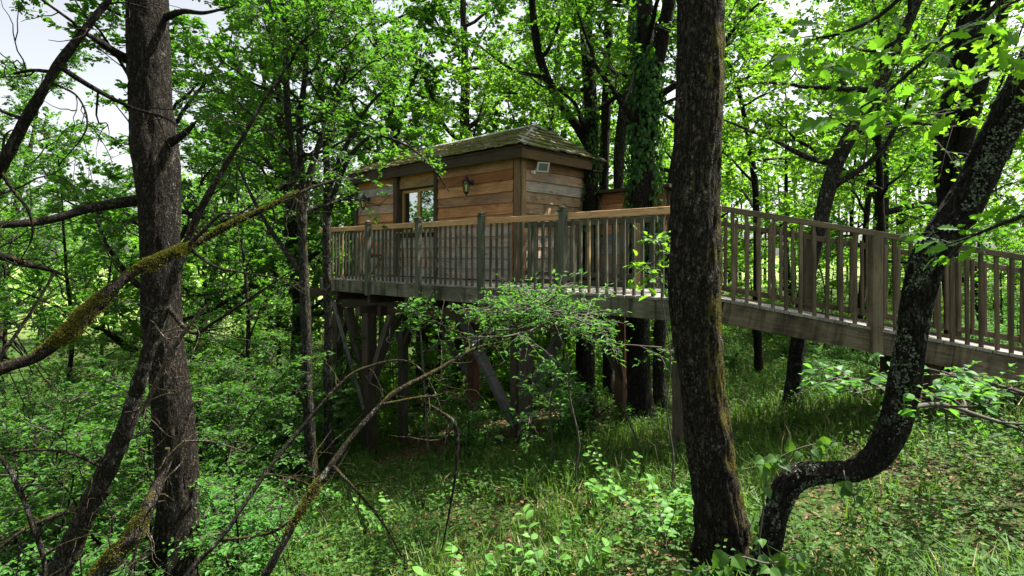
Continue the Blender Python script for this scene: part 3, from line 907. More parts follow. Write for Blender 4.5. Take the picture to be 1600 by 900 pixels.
    def slope(p0, p1, q0, q1, courses, wid, visible):
        """eave p0-p1, ridge q0-q1 (world vectors)"""
        p0, p1, q0, q1 = map(Vector, (p0, p1, q0, q1))
        nrm = (p1 - p0).cross(q0 - p0).normalized()
        if nrm.z < 0: nrm = -nrm
        stuff = MB()
        for c_ in range(courses):
            f = c_ / courses
            a, b = p0.lerp(q0, f), p1.lerp(q1, f)
            L = (b - a).length
            n = max(1, int(round(L / wid)))
            upv = ((q0 + q1) / 2 - (p0 + p1) / 2).normalized()
            x = (b - a).normalized()
            upd = nrm.cross(x)
            if upd.dot(upv) < 0: upd = -upd
            off = 0.5 if c_ % 2 else 0.0
            for k in range(n):
                w = L / n
                cx = a + x * (w * (k + 0.5) + (off - .25) * w * (1 if 0 < k < n - 1 else 0))
                w2 = w * rs.uniform(0.88, 0.97)
                w2 = round(w2, 2)
                l = 0.2 + rs.choice((-0.01, 0, 0.01))
                th = 0.026
                tilt = 0.10
                xa = (upd - nrm * tilt).normalized()
                za = (nrm - xa * nrm.dot(xa)).normalized()
                ya = za.cross(xa)
                org = cx - upd * (0.045 + rs.uniform(-0.028, 0.028)) + nrm * (0.012 + rs.uniform(0, 0.014))
                if c_ == courses - 1: l = 0.14
                M = Matrix(((xa.x, ya.x, za.x, org.x), (xa.y, ya.y, za.y, org.y), (xa.z, ya.z, za.z, org.z), (0, 0, 0, 1)))
                if visible:
                    link("shingle", shingle_mesh(w2, l, th), roof, M)
                else:
                    y = w2 / 2
                    vv = [M @ Vector(v) for v in ((0, -y, 0), (0, y, 0), (l, y, 0), (l, -y, 0), (0, -y, th), (0, y, th), (l, y, th * .25), (l, -y, th * .25))]
                    stuff.add([tuple(v) for v in vv], [[4, 7, 6, 5], [0, 1, 2, 3], [0, 4, 5, 1], [1, 5, 6, 2], [2, 6, 7, 3], [3, 7, 4, 0]])
        return stuff
    hA, hB, hC, hD = (hz(p, EV) for p in (A, B, C, D))
    hE, hG = hz(E, EV + rise), hz(G, EV + rise)
    slope(hA, hB, hE, hG, 9, 0.2, True)
    slope(hA, hD, hE + V3 * -0.06, hE + V3 * 0.06, 7, 0.21, True)
    st = slope(hC, hD, hG, hE, 8, 0.22, False)
    st2 = slope(hB, hC, hG, hG, 6, 0.22, False)
    for f, m, s in st2.f:
        st.f.append((f + st.n, m, s))
    st.v += st2.v
    st.n += st2.n
    o = link("rear_shingles", st.mesh("rear_shingles", [W_SHING]), roof)
    o["kind"] = "stuff"
    # grey flashing over the hips and ridge
    def cap_strip(name, p, q, half, n1, n2, k0=0.035):
        p, q = Vector(p), Vector(q)
        d = (q - p).normalized()
        m = MB()
        rows = 7
        V = []
        for i in range(rows):
            c_ = p.lerp(q, i / (rows - 1)) + Vector((0, 0, k0 + rs.uniform(0, 0.012)))
            for e, nv in ((-1, n1), (-0.5, n1), (0, (n1 + n2).normalized()), (0.5, n2), (1, n2)):
                side = d.cross(nv).normalized() * half * abs(e)
                if side.dot(d.cross(Vector((0, 0, 1)))) * e < 0: side = -side
                V.append(tuple(c_ + side - Vector((0, 0, 0)) + (Vector((0, 0, -abs(e) * half * 0.42)))))
        V2_ = [(v[0], v[1], v[2] - 0.012) for v in V]
        fcs = []
        nV = len(V)
        for i in range(rows - 1):
            for j in range(4):
                a = i * 5 + j
                fcs += [[a, a + 1, a + 6, a + 5], [nV + a + 5, nV + a + 6, nV + a + 1, nV + a]]
        for j in range(4):
            fcs += [[j, nV + j, nV + j + 1, j + 1], [(rows - 1) * 5 + j + 1, nV + (rows - 1) * 5 + j + 1, nV + (rows - 1) * 5 + j, (rows - 1) * 5 + j]]
        for i in range(rows - 1):
            a, b = i * 5, i * 5 + 4
            fcs += [[a, a + 5, nV + a + 5, nV + a], [b, nV + b, nV + b + 5, b + 5]]
        m.add(V + V2_, fcs, 0, True)
        link(name, m.mesh(name, [M_LEAD]), roof)
    up = Vector((0, 0, 1))
    cap_strip("hip_flashing", hA, hE, 0.085, (up - V3 * .4).normalized(), (up - U3 * .4).normalized())
    cap_strip("hip_flashing", hD, hE, 0.085, (up - U3 * .4).normalized(), (up + V3 * .4).normalized())
    cap_strip("hip_flashing", hB, hG, 0.085, (up + U3 * .4).normalized(), (up - V3 * .4).normalized())
    cap_strip("ridge_cap", hE, hG, 0.1, (up - V3 * .4).normalized(), (up + V3 * .4).normalized(), 0.03)

    # wing roof: a plain mono pitch behind
    board("wing_roof", H(-1.75, SD + 0.8, z0 + 1.66), H(-0.05, SD + 0.8, z0 + 1.66), 1.9, 0.06, W_DARK, root)
build_cabin()

# ------------------------------------------------------------------ wall lanterns, floodlight, chair
def lathe(mb, prof, sides, mat=0, smooth=False, o=(0, 0, 0)):
    th = np.arange(sides) / sides * 2 * math.pi
    V = []
    for r, z in prof:
        V += [(o[0] + r * math.cos(t), o[1] + r * math.sin(t), o[2] + z) for t in th]
    n = len(prof)
    fc = [[i * sides + j, i * sides + (j + 1) % sides, (i + 1) * sides + (j + 1) % sides, (i + 1) * sides + j] for i in range(n - 1) for j in range(sides)]
    mb.add(V, fc, mat, smooth)

def build_lantern(t, z, label):
    c = H(t, -0.14, z)
    base = H(t, 0.0, z)
    root = thing("wall_lantern", base, label, "lantern", "black wall lanterns on the cabin front")
    m = MB(); lathe(m, [(0.001, -0.012), (0.05, -0.012), (0.055, 0.0), (0.045, 0.012), (0.001, 0.012)], 14)
    ang = math.atan2(-V3.y, -V3.x)
    Mp = Matrix.Translation(H(t, -0.005, z + 0.06)) @ Matrix.Rotation(ang, 4, 'Z') @ Matrix.Rotation(math.pi / 2, 4, 'Y')
    link("wall_plate", m.mesh("wall_plate", [M_BLACK]), root, Mp)
    m = MB()
    pts = spline(np.array([H(t, -0.01, z + 0.06), H(t, -0.05, z + 0.03), H(t, -0.09, z + 0.12), H(t, -0.14, z + 0.16), H(t, -0.14, z + 0.12)]), 16)
    tube(m, pts, np.full(16, 0.011), 8)
    link("arm", m.mesh("arm", [M_BLACK]), root)
    Mc = Matrix.Translation(c)
    m = MB(); lathe(m, [(0.002, 0.155), (0.012, 0.14), (0.012, 0.12), (0.045, 0.105), (0.088, 0.065), (0.084, 0.055), (0.002, 0.055)], 6)
    link("lantern_roof", m.mesh("lantern_roof", [M_BLACK]), root, Mc)
    m = MB()
    for k in range(6):
        a = k * math.pi / 3
        p0 = np.array([0.074 * math.cos(a), 0.074 * math.sin(a), 0.056]); p1 = np.array([0.045 * math.cos(a), 0.045 * math.sin(a), -0.12])
        tube(m, np.array([p0, (p0 + p1) / 2, p1]), [0.0055] * 3, 5)
    lathe(m, [(0.002, -0.118), (0.05, -0.118), (0.05, -0.13), (0.03, -0.145), (0.014, -0.165), (0.018, -0.175), (0.002, -0.2)], 6)
    link("cage", m.mesh("cage", [M_BLACK]), root, Mc)
    m = MB(); lathe(m, [(0.069, 0.054), (0.042, -0.117)], 6)
    link("glass", m.mesh("glass", [M_LGLASS]), root, Mc)
    m = MB(); lathe(m, [(0.002, -0.11), (0.016, -0.11), (0.016, -0.03), (0.012, 0.0), (0.002, 0.02)], 10, 0, True)
    link("bulb", m.mesh("bulb", [M_WHITE]), root, Mc)
build_lantern(1.19, EZ + 1.25, "black iron lantern on the plank wall between the window and the cabin corner")
build_lantern(4.62, EZ + 1.17, "black iron lantern on the plank wall beyond the window, half hidden by leaves")

def build_flood():
    c = H(-0.16, 0.42, EZ + 1.50)
    root = thing("floodlight", H(0.0, 0.42, EZ + 1.5), "white floodlight fixed high on the cabin side wall below the eave", "floodlight")
    nrm = (-U3 * 0.8 - V3 * 0.35 + Vector((0, 0, -0.35))).normalized()
    x = Vector((0, 0, 1)).cross(nrm).normalized()
    y = nrm.cross(x)
    M = Matrix(((x.x, y.x, nrm.x, c.x), (x.y, y.y, nrm.y, c.y), (x.z, y.z, nrm.z, c.z), (0, 0, 0, 1)))
    m = MB()
    w, h = 0.115, 0.085
    V = []
    for z, k in ((-0.06, 0.6), (-0.02, 0.95), (0.0, 1.0), (0.012, 1.0), (0.012, 0.78), (0.004, 0.76)):
        V += [(sx * w * k, sy * h * k, z) for sx, sy in ((-1, -1), (1, -1), (1, 1), (-1, 1))]
    fc = [[i * 4 + j, i * 4 + (j + 1) % 4, i * 4 + 4 + (j + 1) % 4, i * 4 + 4 + j] for i in range(5) for j in range(4)] + [[3, 2, 1, 0]]
    m.add(V, fc)
    link("casing", m.mesh("casing", [M_WHITE]), root, M)
    m = MB(); k = 0.76
    m.add([(-w * k, -h * k, 0.004), (w * k, -h * k, 0.004), (w * k, h * k, 0.004), (-w * k, h * k, 0.004)], [[0, 1, 2, 3]])
    link("lens", m.mesh("lens", [plain_mat("flood_lens", (0.16, 0.19, 0.17), 0.1)]), root, M)
    board("bracket", H(0.0, 0.42, EZ + 1.47), c - nrm * 0.05, 0.05, 0.04, M_WHITE, root)
    board("junction_box", H(-0.045, 0.30, EZ + 1.38), H(-0.045, 0.30, EZ + 1.44), 0.07, 0.06, M_WHITE, root, up=V3)
build_flood()

def build_chair():
    b = H(3.98, -0.35, DZ)
    root = thing("folding_chair", b, "red cloth chair standing on the far end of the deck behind the railing", "chair")
    for s in (-0.17, 0.17):
        board("leg", b + V3 * s - U3 * 0.25 + Vector((0, 0, 0.0)), b + V3 * s + U3 * 0.28 + Vector((0, 0, 0.92)), 0.03, 0.045, W_TRIM, root)
        board("leg", b + V3 * s * .88 + U3 * 0.25, b + V3 * s * .88 - U3 * 0.28 + Vector((0, 0, 0.5)), 0.03, 0.045, W_TRIM, root)
    board("seat", b - U3 * 0.27 + Vector((0, 0, .46)), b + U3 * 0.12 + Vector((0, 0, .42)), 0.30, 0.03, M_RED, root)
    board("backrest", b + U3 * 0.17 + Vector((0, 0, .62)), b + U3 * 0.27 + Vector((0, 0, .9)), 0.31, 0.03, M_RED, root, up=U3)
build_chair()

# ------------------------------------------------------------------ trees one by one
def grow(name, label, cat, path, rad, bark, leafm, seed, crown=None, sides=20, rings=60, rough=0.10, group=None, fr=22, fz=3.5, extra=None, ivy=None, bury=True, branches=(), thin=0.85):
    """a unique tree: trunk path in world metres (rows x,y,z), radii, crown keyword dicts (list)"""
    rng = np.random.default_rng(seed)
    path = np.asarray(path, float)
    rad = np.asarray(rad, float) * thin
    base = path[0].copy()
    base[2] = float(gz(base[0], base[1]))
    root = thing(name, base, label, cat, group)
    full = spline(np.c_[path, rad], rings * 4)
    arc = np.concatenate([[0], np.cumsum(np.linalg.norm(np.diff(full[:, :3], axis=0), axis=1))])
    full = np.stack([np.interp(np.linspace(0, arc[-1], rings), arc, full[:, k]) for k in range(4)], -1)
    tp, tr = full[:, :3], full[:, 3]
    wood, cr = MB(), MB()
    tube(wood, tp, tr, sides, 0, rough, fr, fz, seed=seed * 1.7, flare=(base[2], 0.55, 0.16))
    for bpts, brad in branches:
        f2 = spline(np.c_[np.asarray(bpts, float), brad], 24)
        tube(wood, f2[:, :3], f2[:, 3], 10, 0, rough * 0.8, fr, fz, seed=seed * 2.3)
        if crown and crown[0].get('on_branches', False):
            pass
    for ck in crown or []:
        ck = dict(ck)
        onb = ck.pop('on', None)
        if onb is None:
            make_crown(rng, wood, cr, tp, tr, **ck)
        else:
            f2 = spline(np.c_[np.asarray(branches[onb][0], float), branches[onb][1]], 24)
            make_crown(rng, wood, cr, f2[:, :3], f2[:, 3], **ck)
    MT = Matrix.Translation(Vector(base))
    link("trunk", wood.mesh("trunk", [bark], base), root, MT)
    if cr.v:
        link("crown", cr.mesh("crown", [B_TWIG, leafm], base), root, MT)
    if ivy:
        t0, t1, n, size, sc = ivy
        iv = MB()
        t = t0 + (t1 - t0) * rng.random(n)
        idx = t * (rings - 1)
        i0 = np.clip(idx.astype(int), 0, rings - 2)
        ff = (idx - i0)[:, None]
        c = tp[i0] * (1 - ff) + tp[i0 + 1] * ff
        r = np.interp(t, np.linspace(0, 1, rings), tr)
        a = rng.random(n) * 6.283
        clump = vnoise(np.stack([np.cos(a) * 1.5 + 5, np.sin(a) * 1.5, c[:, 2] * 1.6], -1))
        keep = clump > 0.38
        nv = np.stack([np.cos(a), np.sin(a), np.zeros(n)], -1)
        pos = c + nv * (r * 1.08 + rng.random(n) * sc * clump)[:, None]
        d = np.stack([-np.sin(a) * rng.normal(0, .6, n), np.cos(a) * rng.normal(0, .6, n), -np.ones(n)], -1)
        leaves(iv, pos[keep], d[keep], norm(nv + rng.normal(0, .35, (n, 3)) + np.array([0, 0, .4]))[keep], size * rng.uniform(.6, 1.2, keep.sum()), 'L4', 0)
        link("ivy", iv.mesh("ivy", [M_IVY], base), root, MT)
    return root, tp, tr

def pxpath(rows):
    """rows of (px, py, width_px, Y) -> points and radii"""
    pts = np.array([P(a, b, Y) for a, b, w, Y in rows])
    rad = np.array([w / 2 / F * Y for a, b, w, Y in rows])
    return pts, rad

CROWN_HI = dict(t0=0.45, nl=12, Lmax=3.2, nsub=7, ntw=7, K=12, size=0.11, flat=0.5)

# the big oak in the middle right
p, r = pxpath([(1142, 960, 120, 3.4), (1137, 900, 92, 3.4), (1125, 800, 80, 3.4), (1111, 700, 77, 3.4), (1097, 600, 71, 3.4), (1086, 500, 80, 3.4), (1083, 430, 87, 3.4),
               (1087, 340, 79, 3.4), (1091, 200, 77, 3.4), (1094, 100, 76, 3.4), (1094, 0, 76, 3.4), (1090, -300, 74, 3.4), (1080, -800, 66, 3.4), (1100, -1300, 50, 3.4), (1090, -1800, 26, 3.4)])
grow("oak_tree", "thick dark oak trunk crossing in front of the railing where deck meets ramp", "tree", p, r, B_OAK, M_OAK, 1,
     [dict(t0=0.55, nl=6, Lmax=3.0, nsub=5, ntw=5, K=10, size=0.12, flat=0.5)], sides=72, rings=260, rough=0.15, fr=40, fz=8, thin=0.89)

# the left trunk
p, r = pxpath([(262, 1000, 110, 4.6), (268, 900, 86, 4.6), (278, 800, 74, 4.6), (275, 700, 73, 4.6), (266, 600, 68, 4.6), (253, 500, 64, 4.6), (250, 400, 66, 4.6), (247, 300, 72, 4.6), (240, 230, 80, 4.6),
               (235, 150, 75, 4.6), (232, 60, 72, 4.6), (231, 0, 70, 4.6), (228, -250, 66, 4.6), (240, -600, 54, 4.6), (230, -950, 30, 4.6)])
lb = [([P(225, 312, 4.6), P(180, 318, 4.5), P(130, 328, 4.35), (P(70, 345, 4.2)), P(-20, 352, 4.0), P(-120, 345, 3.9)], [0.05, 0.042, 0.036, 0.03, 0.025, 0.015]),
      ([P(215, 100, 4.6), P(185, 85, 4.5), P(150, 62, 4.25), P(105, 35, 4.1)], [0.05, 0.035, 0.022, 0.008]),
      ([P(250, 30, 4.6), P(285, 18, 4.5), P(320, 20, 4.3), P(370, 8, 4.2)], [0.035, 0.022, 0.014, 0.006]),
      ([P(255, 228, 4.6), P(280, 214, 4.5), P(293, 204, 4.45), P(308, 188, 4.4)], [0.05, 0.03, 0.024, 0.006])]
grow("oak_tree", "tall grey-barked trunk rising behind the mossy dead branch, with short side limbs", "tree", p, r, B_LEFT, M_COOL, 2,
     [dict(t0=0.64, nl=6, Lmax=2.6, nsub=5, ntw=5, K=10, size=0.11, flat=0.5)], sides=64, rings=220, rough=0.11, fr=40, fz=8, branches=lb, thin=0.80)

# the crooked lichen-covered tree
p, r = pxpath([(1172, 1000, 66, 3.1), (1190, 905, 50, 3.1), (1206, 830, 47, 3.1), (1222, 775, 48, 3.1), (1244, 746, 50, 3.08), (1285, 738, 42, 3.05), (1330, 735, 42, 3.02), (1368, 714, 48, 3.0), (1395, 668, 53, 2.98),
               (1412, 600, 55, 2.95), (1425, 520, 55, 2.92), (1436, 455, 58, 2.9), (1454, 400, 62, 2.88), (1485, 352, 66, 2.86), (1518, 298, 62, 2.84), (1550, 232, 62, 2.82), (1582, 170, 64, 2.8), (1630, 80, 64, 2.78),
               (1700, -60, 60, 2.76), (1760, -350, 54, 2.75), (1800, -800, 40, 2.75), (1810, -1300, 20, 2.75)])
lich_root, lich_p, lich_r = grow("crooked_tree", "crooked tree with pale lichen, bent sideways near the ground then leaning over the ramp", "tree", p, r, B_LICH, M_OAK, 3,
     [dict(t0=0.68, nl=4, Lmax=2.2, nsub=4, ntw=5, K=10, size=0.12, flat=0.5)], sides=56, rings=260, rough=0.18, fr=30, fz=10, thin=0.76)
def lichen_flakes():
    rng = np.random.default_rng(33)
    n = 52000
    t = rng.random(n) * 0.62
    idx = t * (len(lich_p) - 1)
    i0 = idx.astype(int)
    ff = (idx - i0)[:, None]
    c = lich_p[i0] * (1 - ff) + lich_p[i0 + 1] * ff
    tan = norm(np.gradient(lich_p, axis=0))[i0]
    v = norm(rng.normal(0, 1, (n, 3)))
    v = norm(v - tan * (v * tan).sum(1, keepdims=True))
    k = fbm(c * 5.0 + v * 0.9, 3) + 0.25 * (fbm(c * 22.0 + v * 3, 2) - .5)
    face = (v * norm(np.array([-0.8, -0.5, 0.45]))).sum(1)
    q = k + 0.10 * face
    keep = (q > 0.575) & (rng.random(n) < np.clip((q - .585) * 6, 0.02, .45))
    pos = c + v * (lich_r[i0] * (1.0 + 0.07 * rng.random(n)))[:, None]
    d = norm(np.cross(v, rng.normal(0, 1, (n, 3))))
    mb = MB()
    leaves(mb, pos[keep], d[keep], norm(v + rng.normal(0, .55, v.shape))[keep], rng.uniform(.005, .014, keep.sum()), 'round', 0)
    base = Vector(lich_root.location)
    o = link("lichen", mb.mesh("lichen", [M_LICHEN], base), lich_root, Matrix.Translation(base))
    o["kind"] = "stuff"
lichen_flakes()

# tree under and behind the ramp, leaning right
p, r = pxpath([(1232, 690, 40, 7.2), (1236, 650, 30, 7.2), (1244, 560, 27, 7.25), (1256, 470, 26, 7.3), (1272, 390, 25, 7.3), (1288, 320, 25, 7.3), (1304, 262, 25, 7.3), (1340, 190, 23, 7.3), (1378, 125, 20, 7.3), (1408, 60, 18, 7.3), (1450, -40, 15, 7.3), (1480, -160, 9, 7.3)])
grow("leaning_tree", "slender dark trunk rising from beneath the ramp and leaning away over its railing", "tree", p, r, B_GREY, M_WARM, 4,
     [dict(t0=0.42, nl=12, Lmax=2.3, nsub=6, ntw=6, K=10, size=0.085, flat=0.55, elev=(-0.1, 0.5))], sides=24, rings=90, rough=0.09)

# clump of stems behind the ramp at the right
br = []
p, r = pxpath([(1482, 620, 34, 7.6), (1485, 590, 26, 7.6), (1488, 480, 25, 7.6), (1478, 380, 26, 7.6), (1480, 300, 26, 7.6), (1495, 200, 28, 7.6), (1515, 90, 26, 7.6), (1535, 0, 26, 7.6), (1570, -200, 22, 7.6), (1590, -450, 14, 7.6)])
br = [([P(1480, 330, 7.6), P(1470, 230, 7.7), P(1490, 110, 7.8), P(1510, 0, 7.9), P(1530, -200, 8)], [0.10, 0.09, 0.085, 0.08, 0.04]),
      ([P(1485, 400, 7.6), P(1500, 270, 7.4), P(1530, 140, 7.4), P(1565, 30, 7.4), P(1590, -80, 7.4)], [0.09, 0.085, 0.08, 0.07, 0.05])]
grow("multi_stem_tree", "cluster of three grey lichened stems behind the crooked tree at the ramp", "tree", p, r, B_LICH, M_WARM, 5,
     [dict(t0=0.55, nl=9, Lmax=2.6, nsub=6, ntw=6, K=10, size=0.09, flat=0.55, elev=(-0.2, 0.5))], sides=28, rings=90, rough=0.1, branches=br)

# ivy-clad trunk right behind the deck
p, r = pxpath([(1006, 700, 62, 8.35), (1003, 660, 48, 8.35), (998, 580, 43, 8.4), (996, 500, 42, 8.4), (1000, 400, 43, 8.45), (1005, 300, 43, 8.5), (1005, 200, 42, 8.5), (1012, 110, 38, 8.5), (1008, 20, 28, 8.6), (1000, -100, 22, 8.7), (990, -300, 14, 8.8)])
br = [([P(1010, 140, 8.5), P(1030, 80, 8.4), P(1044, 10, 8.3), P(1060, -100, 8.2)], [0.15, 0.12, 0.10, 0.06])]
grow("ivy_tree", "stout trunk wrapped in dark ivy rising close behind the deck railing", "tree", p, r, B_DARK, M_OAK, 6,
     [dict(t0=0.47, nl=10, tend=0.85, Lmax=2.6, nsub=6, ntw=7, K=11, size=0.09, flat=0.5, elev=(-0.1, 0.6))], sides=40, rings=110, rough=0.09, ivy=(0.27, 0.66, 5200, 0.085, 0.2), branches=br)

# trunk behind the cabin corner
p, r = pxpath([(918, 690, 46, 9.9), (916, 650, 38, 9.9), (914, 560, 35, 9.9), (916, 460, 32, 10.2), (922, 360, 28, 10.6), (924, 260, 26, 10.8), (922, 150, 24, 11), (916, 50, 22, 11), (914, -100, 18, 11), (905, -300, 9, 11)])
br = [([P(918, 225, 10.9), P(900, 195, 10.8), P(872, 155, 10.6), P(848, 105, 10.4), P(836, 50, 10.2), P(828, -30, 10)], [0.09, 0.09, 0.085, 0.08, 0.07, 0.05])]
grow("forked_tree", "dark trunk at the cabin corner with a curved limb arching over the roof", "tree", p, r, B_DARK, M_OAK, 7,
     [dict(t0=0.45, nl=10, tend=0.85, Lmax=2.8, nsub=6, ntw=7, K=12, size=0.09, flat=0.5, elev=(-0.1, 0.6)),
      dict(on=0, t0=0.5, nl=5, Lmax=2.0, nsub=5, ntw=6, K=11, size=0.09, flat=0.5)], sides=30, rings=100, rough=0.1, branches=br, ivy=(0.3, 0.55, 900, 0.075, 0.12))
for k, (rows, lab, sd) in enumerate([
    ([(952, 660, 26, 12.2), (950, 560, 20, 12.2), (944, 400, 19, 12.2), (944, 260, 18, 12.2), (950, 100, 17, 12.2), (952, -60, 14, 12.2), (956, -250, 8, 12.2)], "straight thin trunk between the forked tree and the ivy-clad trunk, farther back", 8),
    ([(972, 640, 26, 11.0), (970, 500, 22, 11.0), (966, 360, 20, 11.0), (968, 240, 20, 11.0), (980, 120, 18, 11.0), (990, 0, 15, 11.0), (1000, -200, 8, 11.0)], "thin mottled trunk just left of the ivy-clad trunk", 9),
    ([(1034, 640, 28, 9.2), (1030, 590, 22, 9.2), (1034, 500, 20, 9.2), (1050, 380, 18, 9.4), (1062, 200, 16, 9.6), (1070, 0, 12, 9.8), (1075, -200, 7, 10)], "thin slanting trunk under the deck beside the big oak", 10)]):
    p, r = pxpath(rows)
    grow("slender_tree", lab, "tree", p, r, B_GREY if k else B_DARK, M_WARM if k == 2 else M_OAK, sd,
         [dict(t0=0.5, nl=9, Lmax=2.3, nsub=5, ntw=6, K=10, size=0.09, flat=0.5, elev=(-0.1, 0.5))], sides=18, rings=60)
p, r = pxpath([(914, 520, 5, 9.6), (915, 420, 6, 9.6), (916, 320, 6, 9.6), (914, 220, 6, 9.6), (910, 110, 5, 9.6), (908, 60, 4, 9.6), (905, 0, 3, 9.6)])

# slender multi-stem trees left of the cabin
p, r = pxpath([(486, 740, 30, 7.9), (484, 690, 24, 7.9), (480, 600, 22, 7.9), (478, 500, 21, 7.9), (474, 400, 19, 7.9), (472, 300, 17, 7.9), (468, 200, 14, 7.9), (478, 100, 11, 7.9), (482, 0, 9, 7.9), (490, -120, 5, 7.9)])
br = [([P(474, 380, 7.9), P(466, 300, 7.8), P(450, 180, 7.7), P(446, 60, 7.6), P(440, -60, 7.5)], [.06, .055, .045, .035, .02]),
      ([P(476, 430, 7.9), P(430, 370, 7.8), P(400, 320, 7.7), P(372, 260, 7.6)], [.05, .035, .025, .012]),
      ([P(473, 330, 7.9), P(490, 250, 8.0), P(520, 170, 8.1), P(546, 100, 8.2), P(560, 40, 8.3)], [.055, .045, .035, .025, .012])]
HZ = dict(flat=0.6, size=0.072, K=12, tmpl='L4', bare=[(596, 190, 1000, 480, 0.02), (530, 270, 600, 480, 0.35), (660, 120, 1000, 220, 0.1)])
grow("multi_stem_tree", "grey many-stemmed tree left of the cabin, the left-hand clump", "tree", p, r, B_GREY, M_COOL, 11,
     [dict(t0=0.45, nl=11, Lmax=1.9, nsub=6, ntw=6, elev=(-0.1, 0.5), **HZ), dict(on=0, t0=0.3, nl=7, Lmax=1.6, nsub=5, ntw=6, **HZ), dict(on=2, t0=0.3, nl=6, Lmax=1.5, nsub=5, ntw=6, **HZ)], sides=22, rings=80, branches=br, thin=0.72)
p, r = pxpath([(518, 740, 26, 8.6), (514, 690, 20, 8.6), (512, 600, 18, 8.6), (513, 500, 17, 8.6), (510, 400, 17, 8.6), (511, 300, 16, 8.6), (508, 200, 13, 8.6), (498, 100, 10, 8.6), (500, 0, 8, 8.6), (505, -120, 5, 8.6)])
br = [([P(511, 300, 8.6), P(540, 230, 8.6), P(566, 180, 8.6), P(590, 150, 8.6), P(612, 130, 8.5)], [.055, .04, .03, .02, .01]),
      ([P(511, 340, 8.6), P(530, 280, 8.4), P(556, 232, 8.2), P(590, 212, 8.0), P(640, 230, 7.8), P(676, 262, 7.6), P(702, 300, 7.5)], [.05, .04, .03, .022, .016, .012, .007])]
grow("multi_stem_tree", "pale-barked stems beside the cabin's left end, sending a twig across its roof edge", "tree", p, r, B_GREY, M_COOL, 12,
     [dict(t0=0.50, nl=11, Lmax=1.9, nsub=6, ntw=6, elev=(0.0, 0.5), az=(1.7, 4.0), **HZ), dict(on=0, t0=0.3, nl=6, Lmax=1.0, az=(1.2, 3.5), nsub=5, ntw=5, **HZ),
      dict(on=1, t0=0.55, nl=6, Lmax=0.32, nsub=2, ntw=2, flat=0.55, size=0.06, K=7, twl=(0.1, 0.25))], sides=20, rings=80, branches=br, thin=0.72)

# ------------------------------------------------------------------ library trees, copied with their parts
def lib_tree(seed, h, r0, t0, nl, Lmax, nsub, ntw, K, size, flat=0.5, lean=0.04, elev=(0.0, 0.6), tmpl='L4', shape=None, twl=(0.25, 0.6), sub_k=0.5):
    rng = np.random.default_rng(seed)
    tp = limb_path(rng, (0, 0, -0.3), (rng.normal(0, lean), rng.normal(0, lean), 1), h, 14, 0.05, 0.02)
    tr = np.interp(np.linspace(0, 1, 15), [0, 0.06, 0.5, 1], [r0 * 1.4, r0, r0 * 0.7, r0 * 0.12])
    wood, cr = MB(), MB()
    f = spline(np.c_[tp, tr], 40)
    tube(wood, f[:, :3], f[:, 3], 14, 0, 0.09, 20, 4, seed=seed)
    make_crown(rng, wood, cr, f[:, :3], f[:, 3], t0, nl, Lmax, nsub, ntw, K, size, tmpl, flat, elev, twl, shape, sub_k=sub_k)
    return wood, cr

LIB = {}
def lib(key, bark, leafm, *a, **k):
    w, c = lib_tree(*a, **k)
    LIB[key] = (w.mesh("trunk", [bark]), c.mesh("crown", [B_TWIG, leafm]))

lib('oakA', B_GREY, M_OAK, 101, 12.5, 0.20, 0.22, 20, 4.0, 8, 6, 20, 0.115, twl=(0.14, 0.42))
lib('oakB', B_DARK, M_WARM, 102, 13.5, 0.18, 0.25, 20, 3.8, 8, 6, 20, 0.115, twl=(0.14, 0.42))
lib('oakC', B_DARK, M_COOL, 103, 11.0, 0.15, 0.16, 20, 3.6, 8, 6, 20, 0.105, twl=(0.14, 0.42))
lib('pole', B_DARK, M_WARM, 104, 9.0, 0.075, 0.30, 13, 1.9, 6, 6, 11, 0.10)
lib('poleB', B_DARK, M_COOL, 105, 8.0, 0.06, 0.22, 13, 1.7, 6, 6, 11, 0.095)
lib('sapA', B_DARK, M_FERN, 106, 3.6, 0.03, 0.10, 14, 1.3, 5, 5, 10, 0.075, flat=0.7, elev=(-0.1, 0.4), twl=(0.15, 0.4))
lib('sapB', B_DARK, M_WARM, 107, 2.8, 0.025, 0.08, 12, 1.2, 5, 5, 10, 0.08, flat=0.7, elev=(-0.1, 0.4), twl=(0.15, 0.4))

ZONES = [(150, "at the far left edge"), (330, "around the grey-barked trunk"), (470, "left of the many-stemmed trees"), (640, "behind the cabin's left end"), (800, "straight behind the cabin"), (930, "behind the cabin corner"),
         (1060, "behind the ivy-clad trunk"), (1200, "just right of the big oak"), (1400, "behind the ramp"), (9999, "at the far right behind the ramp")]
RANK = ["nearest", "second nearest", "third nearest", "fourth nearest", "fifth nearest", "sixth nearest", "seventh nearest", "eighth nearest", "ninth nearest", "tenth nearest", "eleventh nearest", "twelfth nearest", "thirteenth nearest", "fourteenth nearest", "fifteenth nearest", "sixteenth nearest", "seventeenth nearest", "eighteenth nearest"]
def zone_labels(pts, what):
    """one label for each point: what + where it stands in the picture + how near it is among its neighbours there"""
    zs = [next(t for lim, t in ZONES if 800 + F * x / y < lim) for x, y in pts]
    out = []
    for i, (x, y) in enumerate(pts):
        same = sorted(pts[k][1] for k in range(len(pts)) if zs[k] == zs[i])
        r = "only" if len(same) == 1 else RANK[min(same.index(y), 17)]
        out.append(f"{what} {zs[i]}, the {r} one there")
    return out

def place(key, name, label, cat, x, y, group, sc=1.0, rz=0.0):
    z = float(gz(x, y))
    root = thing(name, (x, y, z), label, cat, group, rz, sc)
    w, c = LIB[key]
    link("trunk", w, root, WM[root.name])
    link("crown", c, root, WM[root.name])
    return root

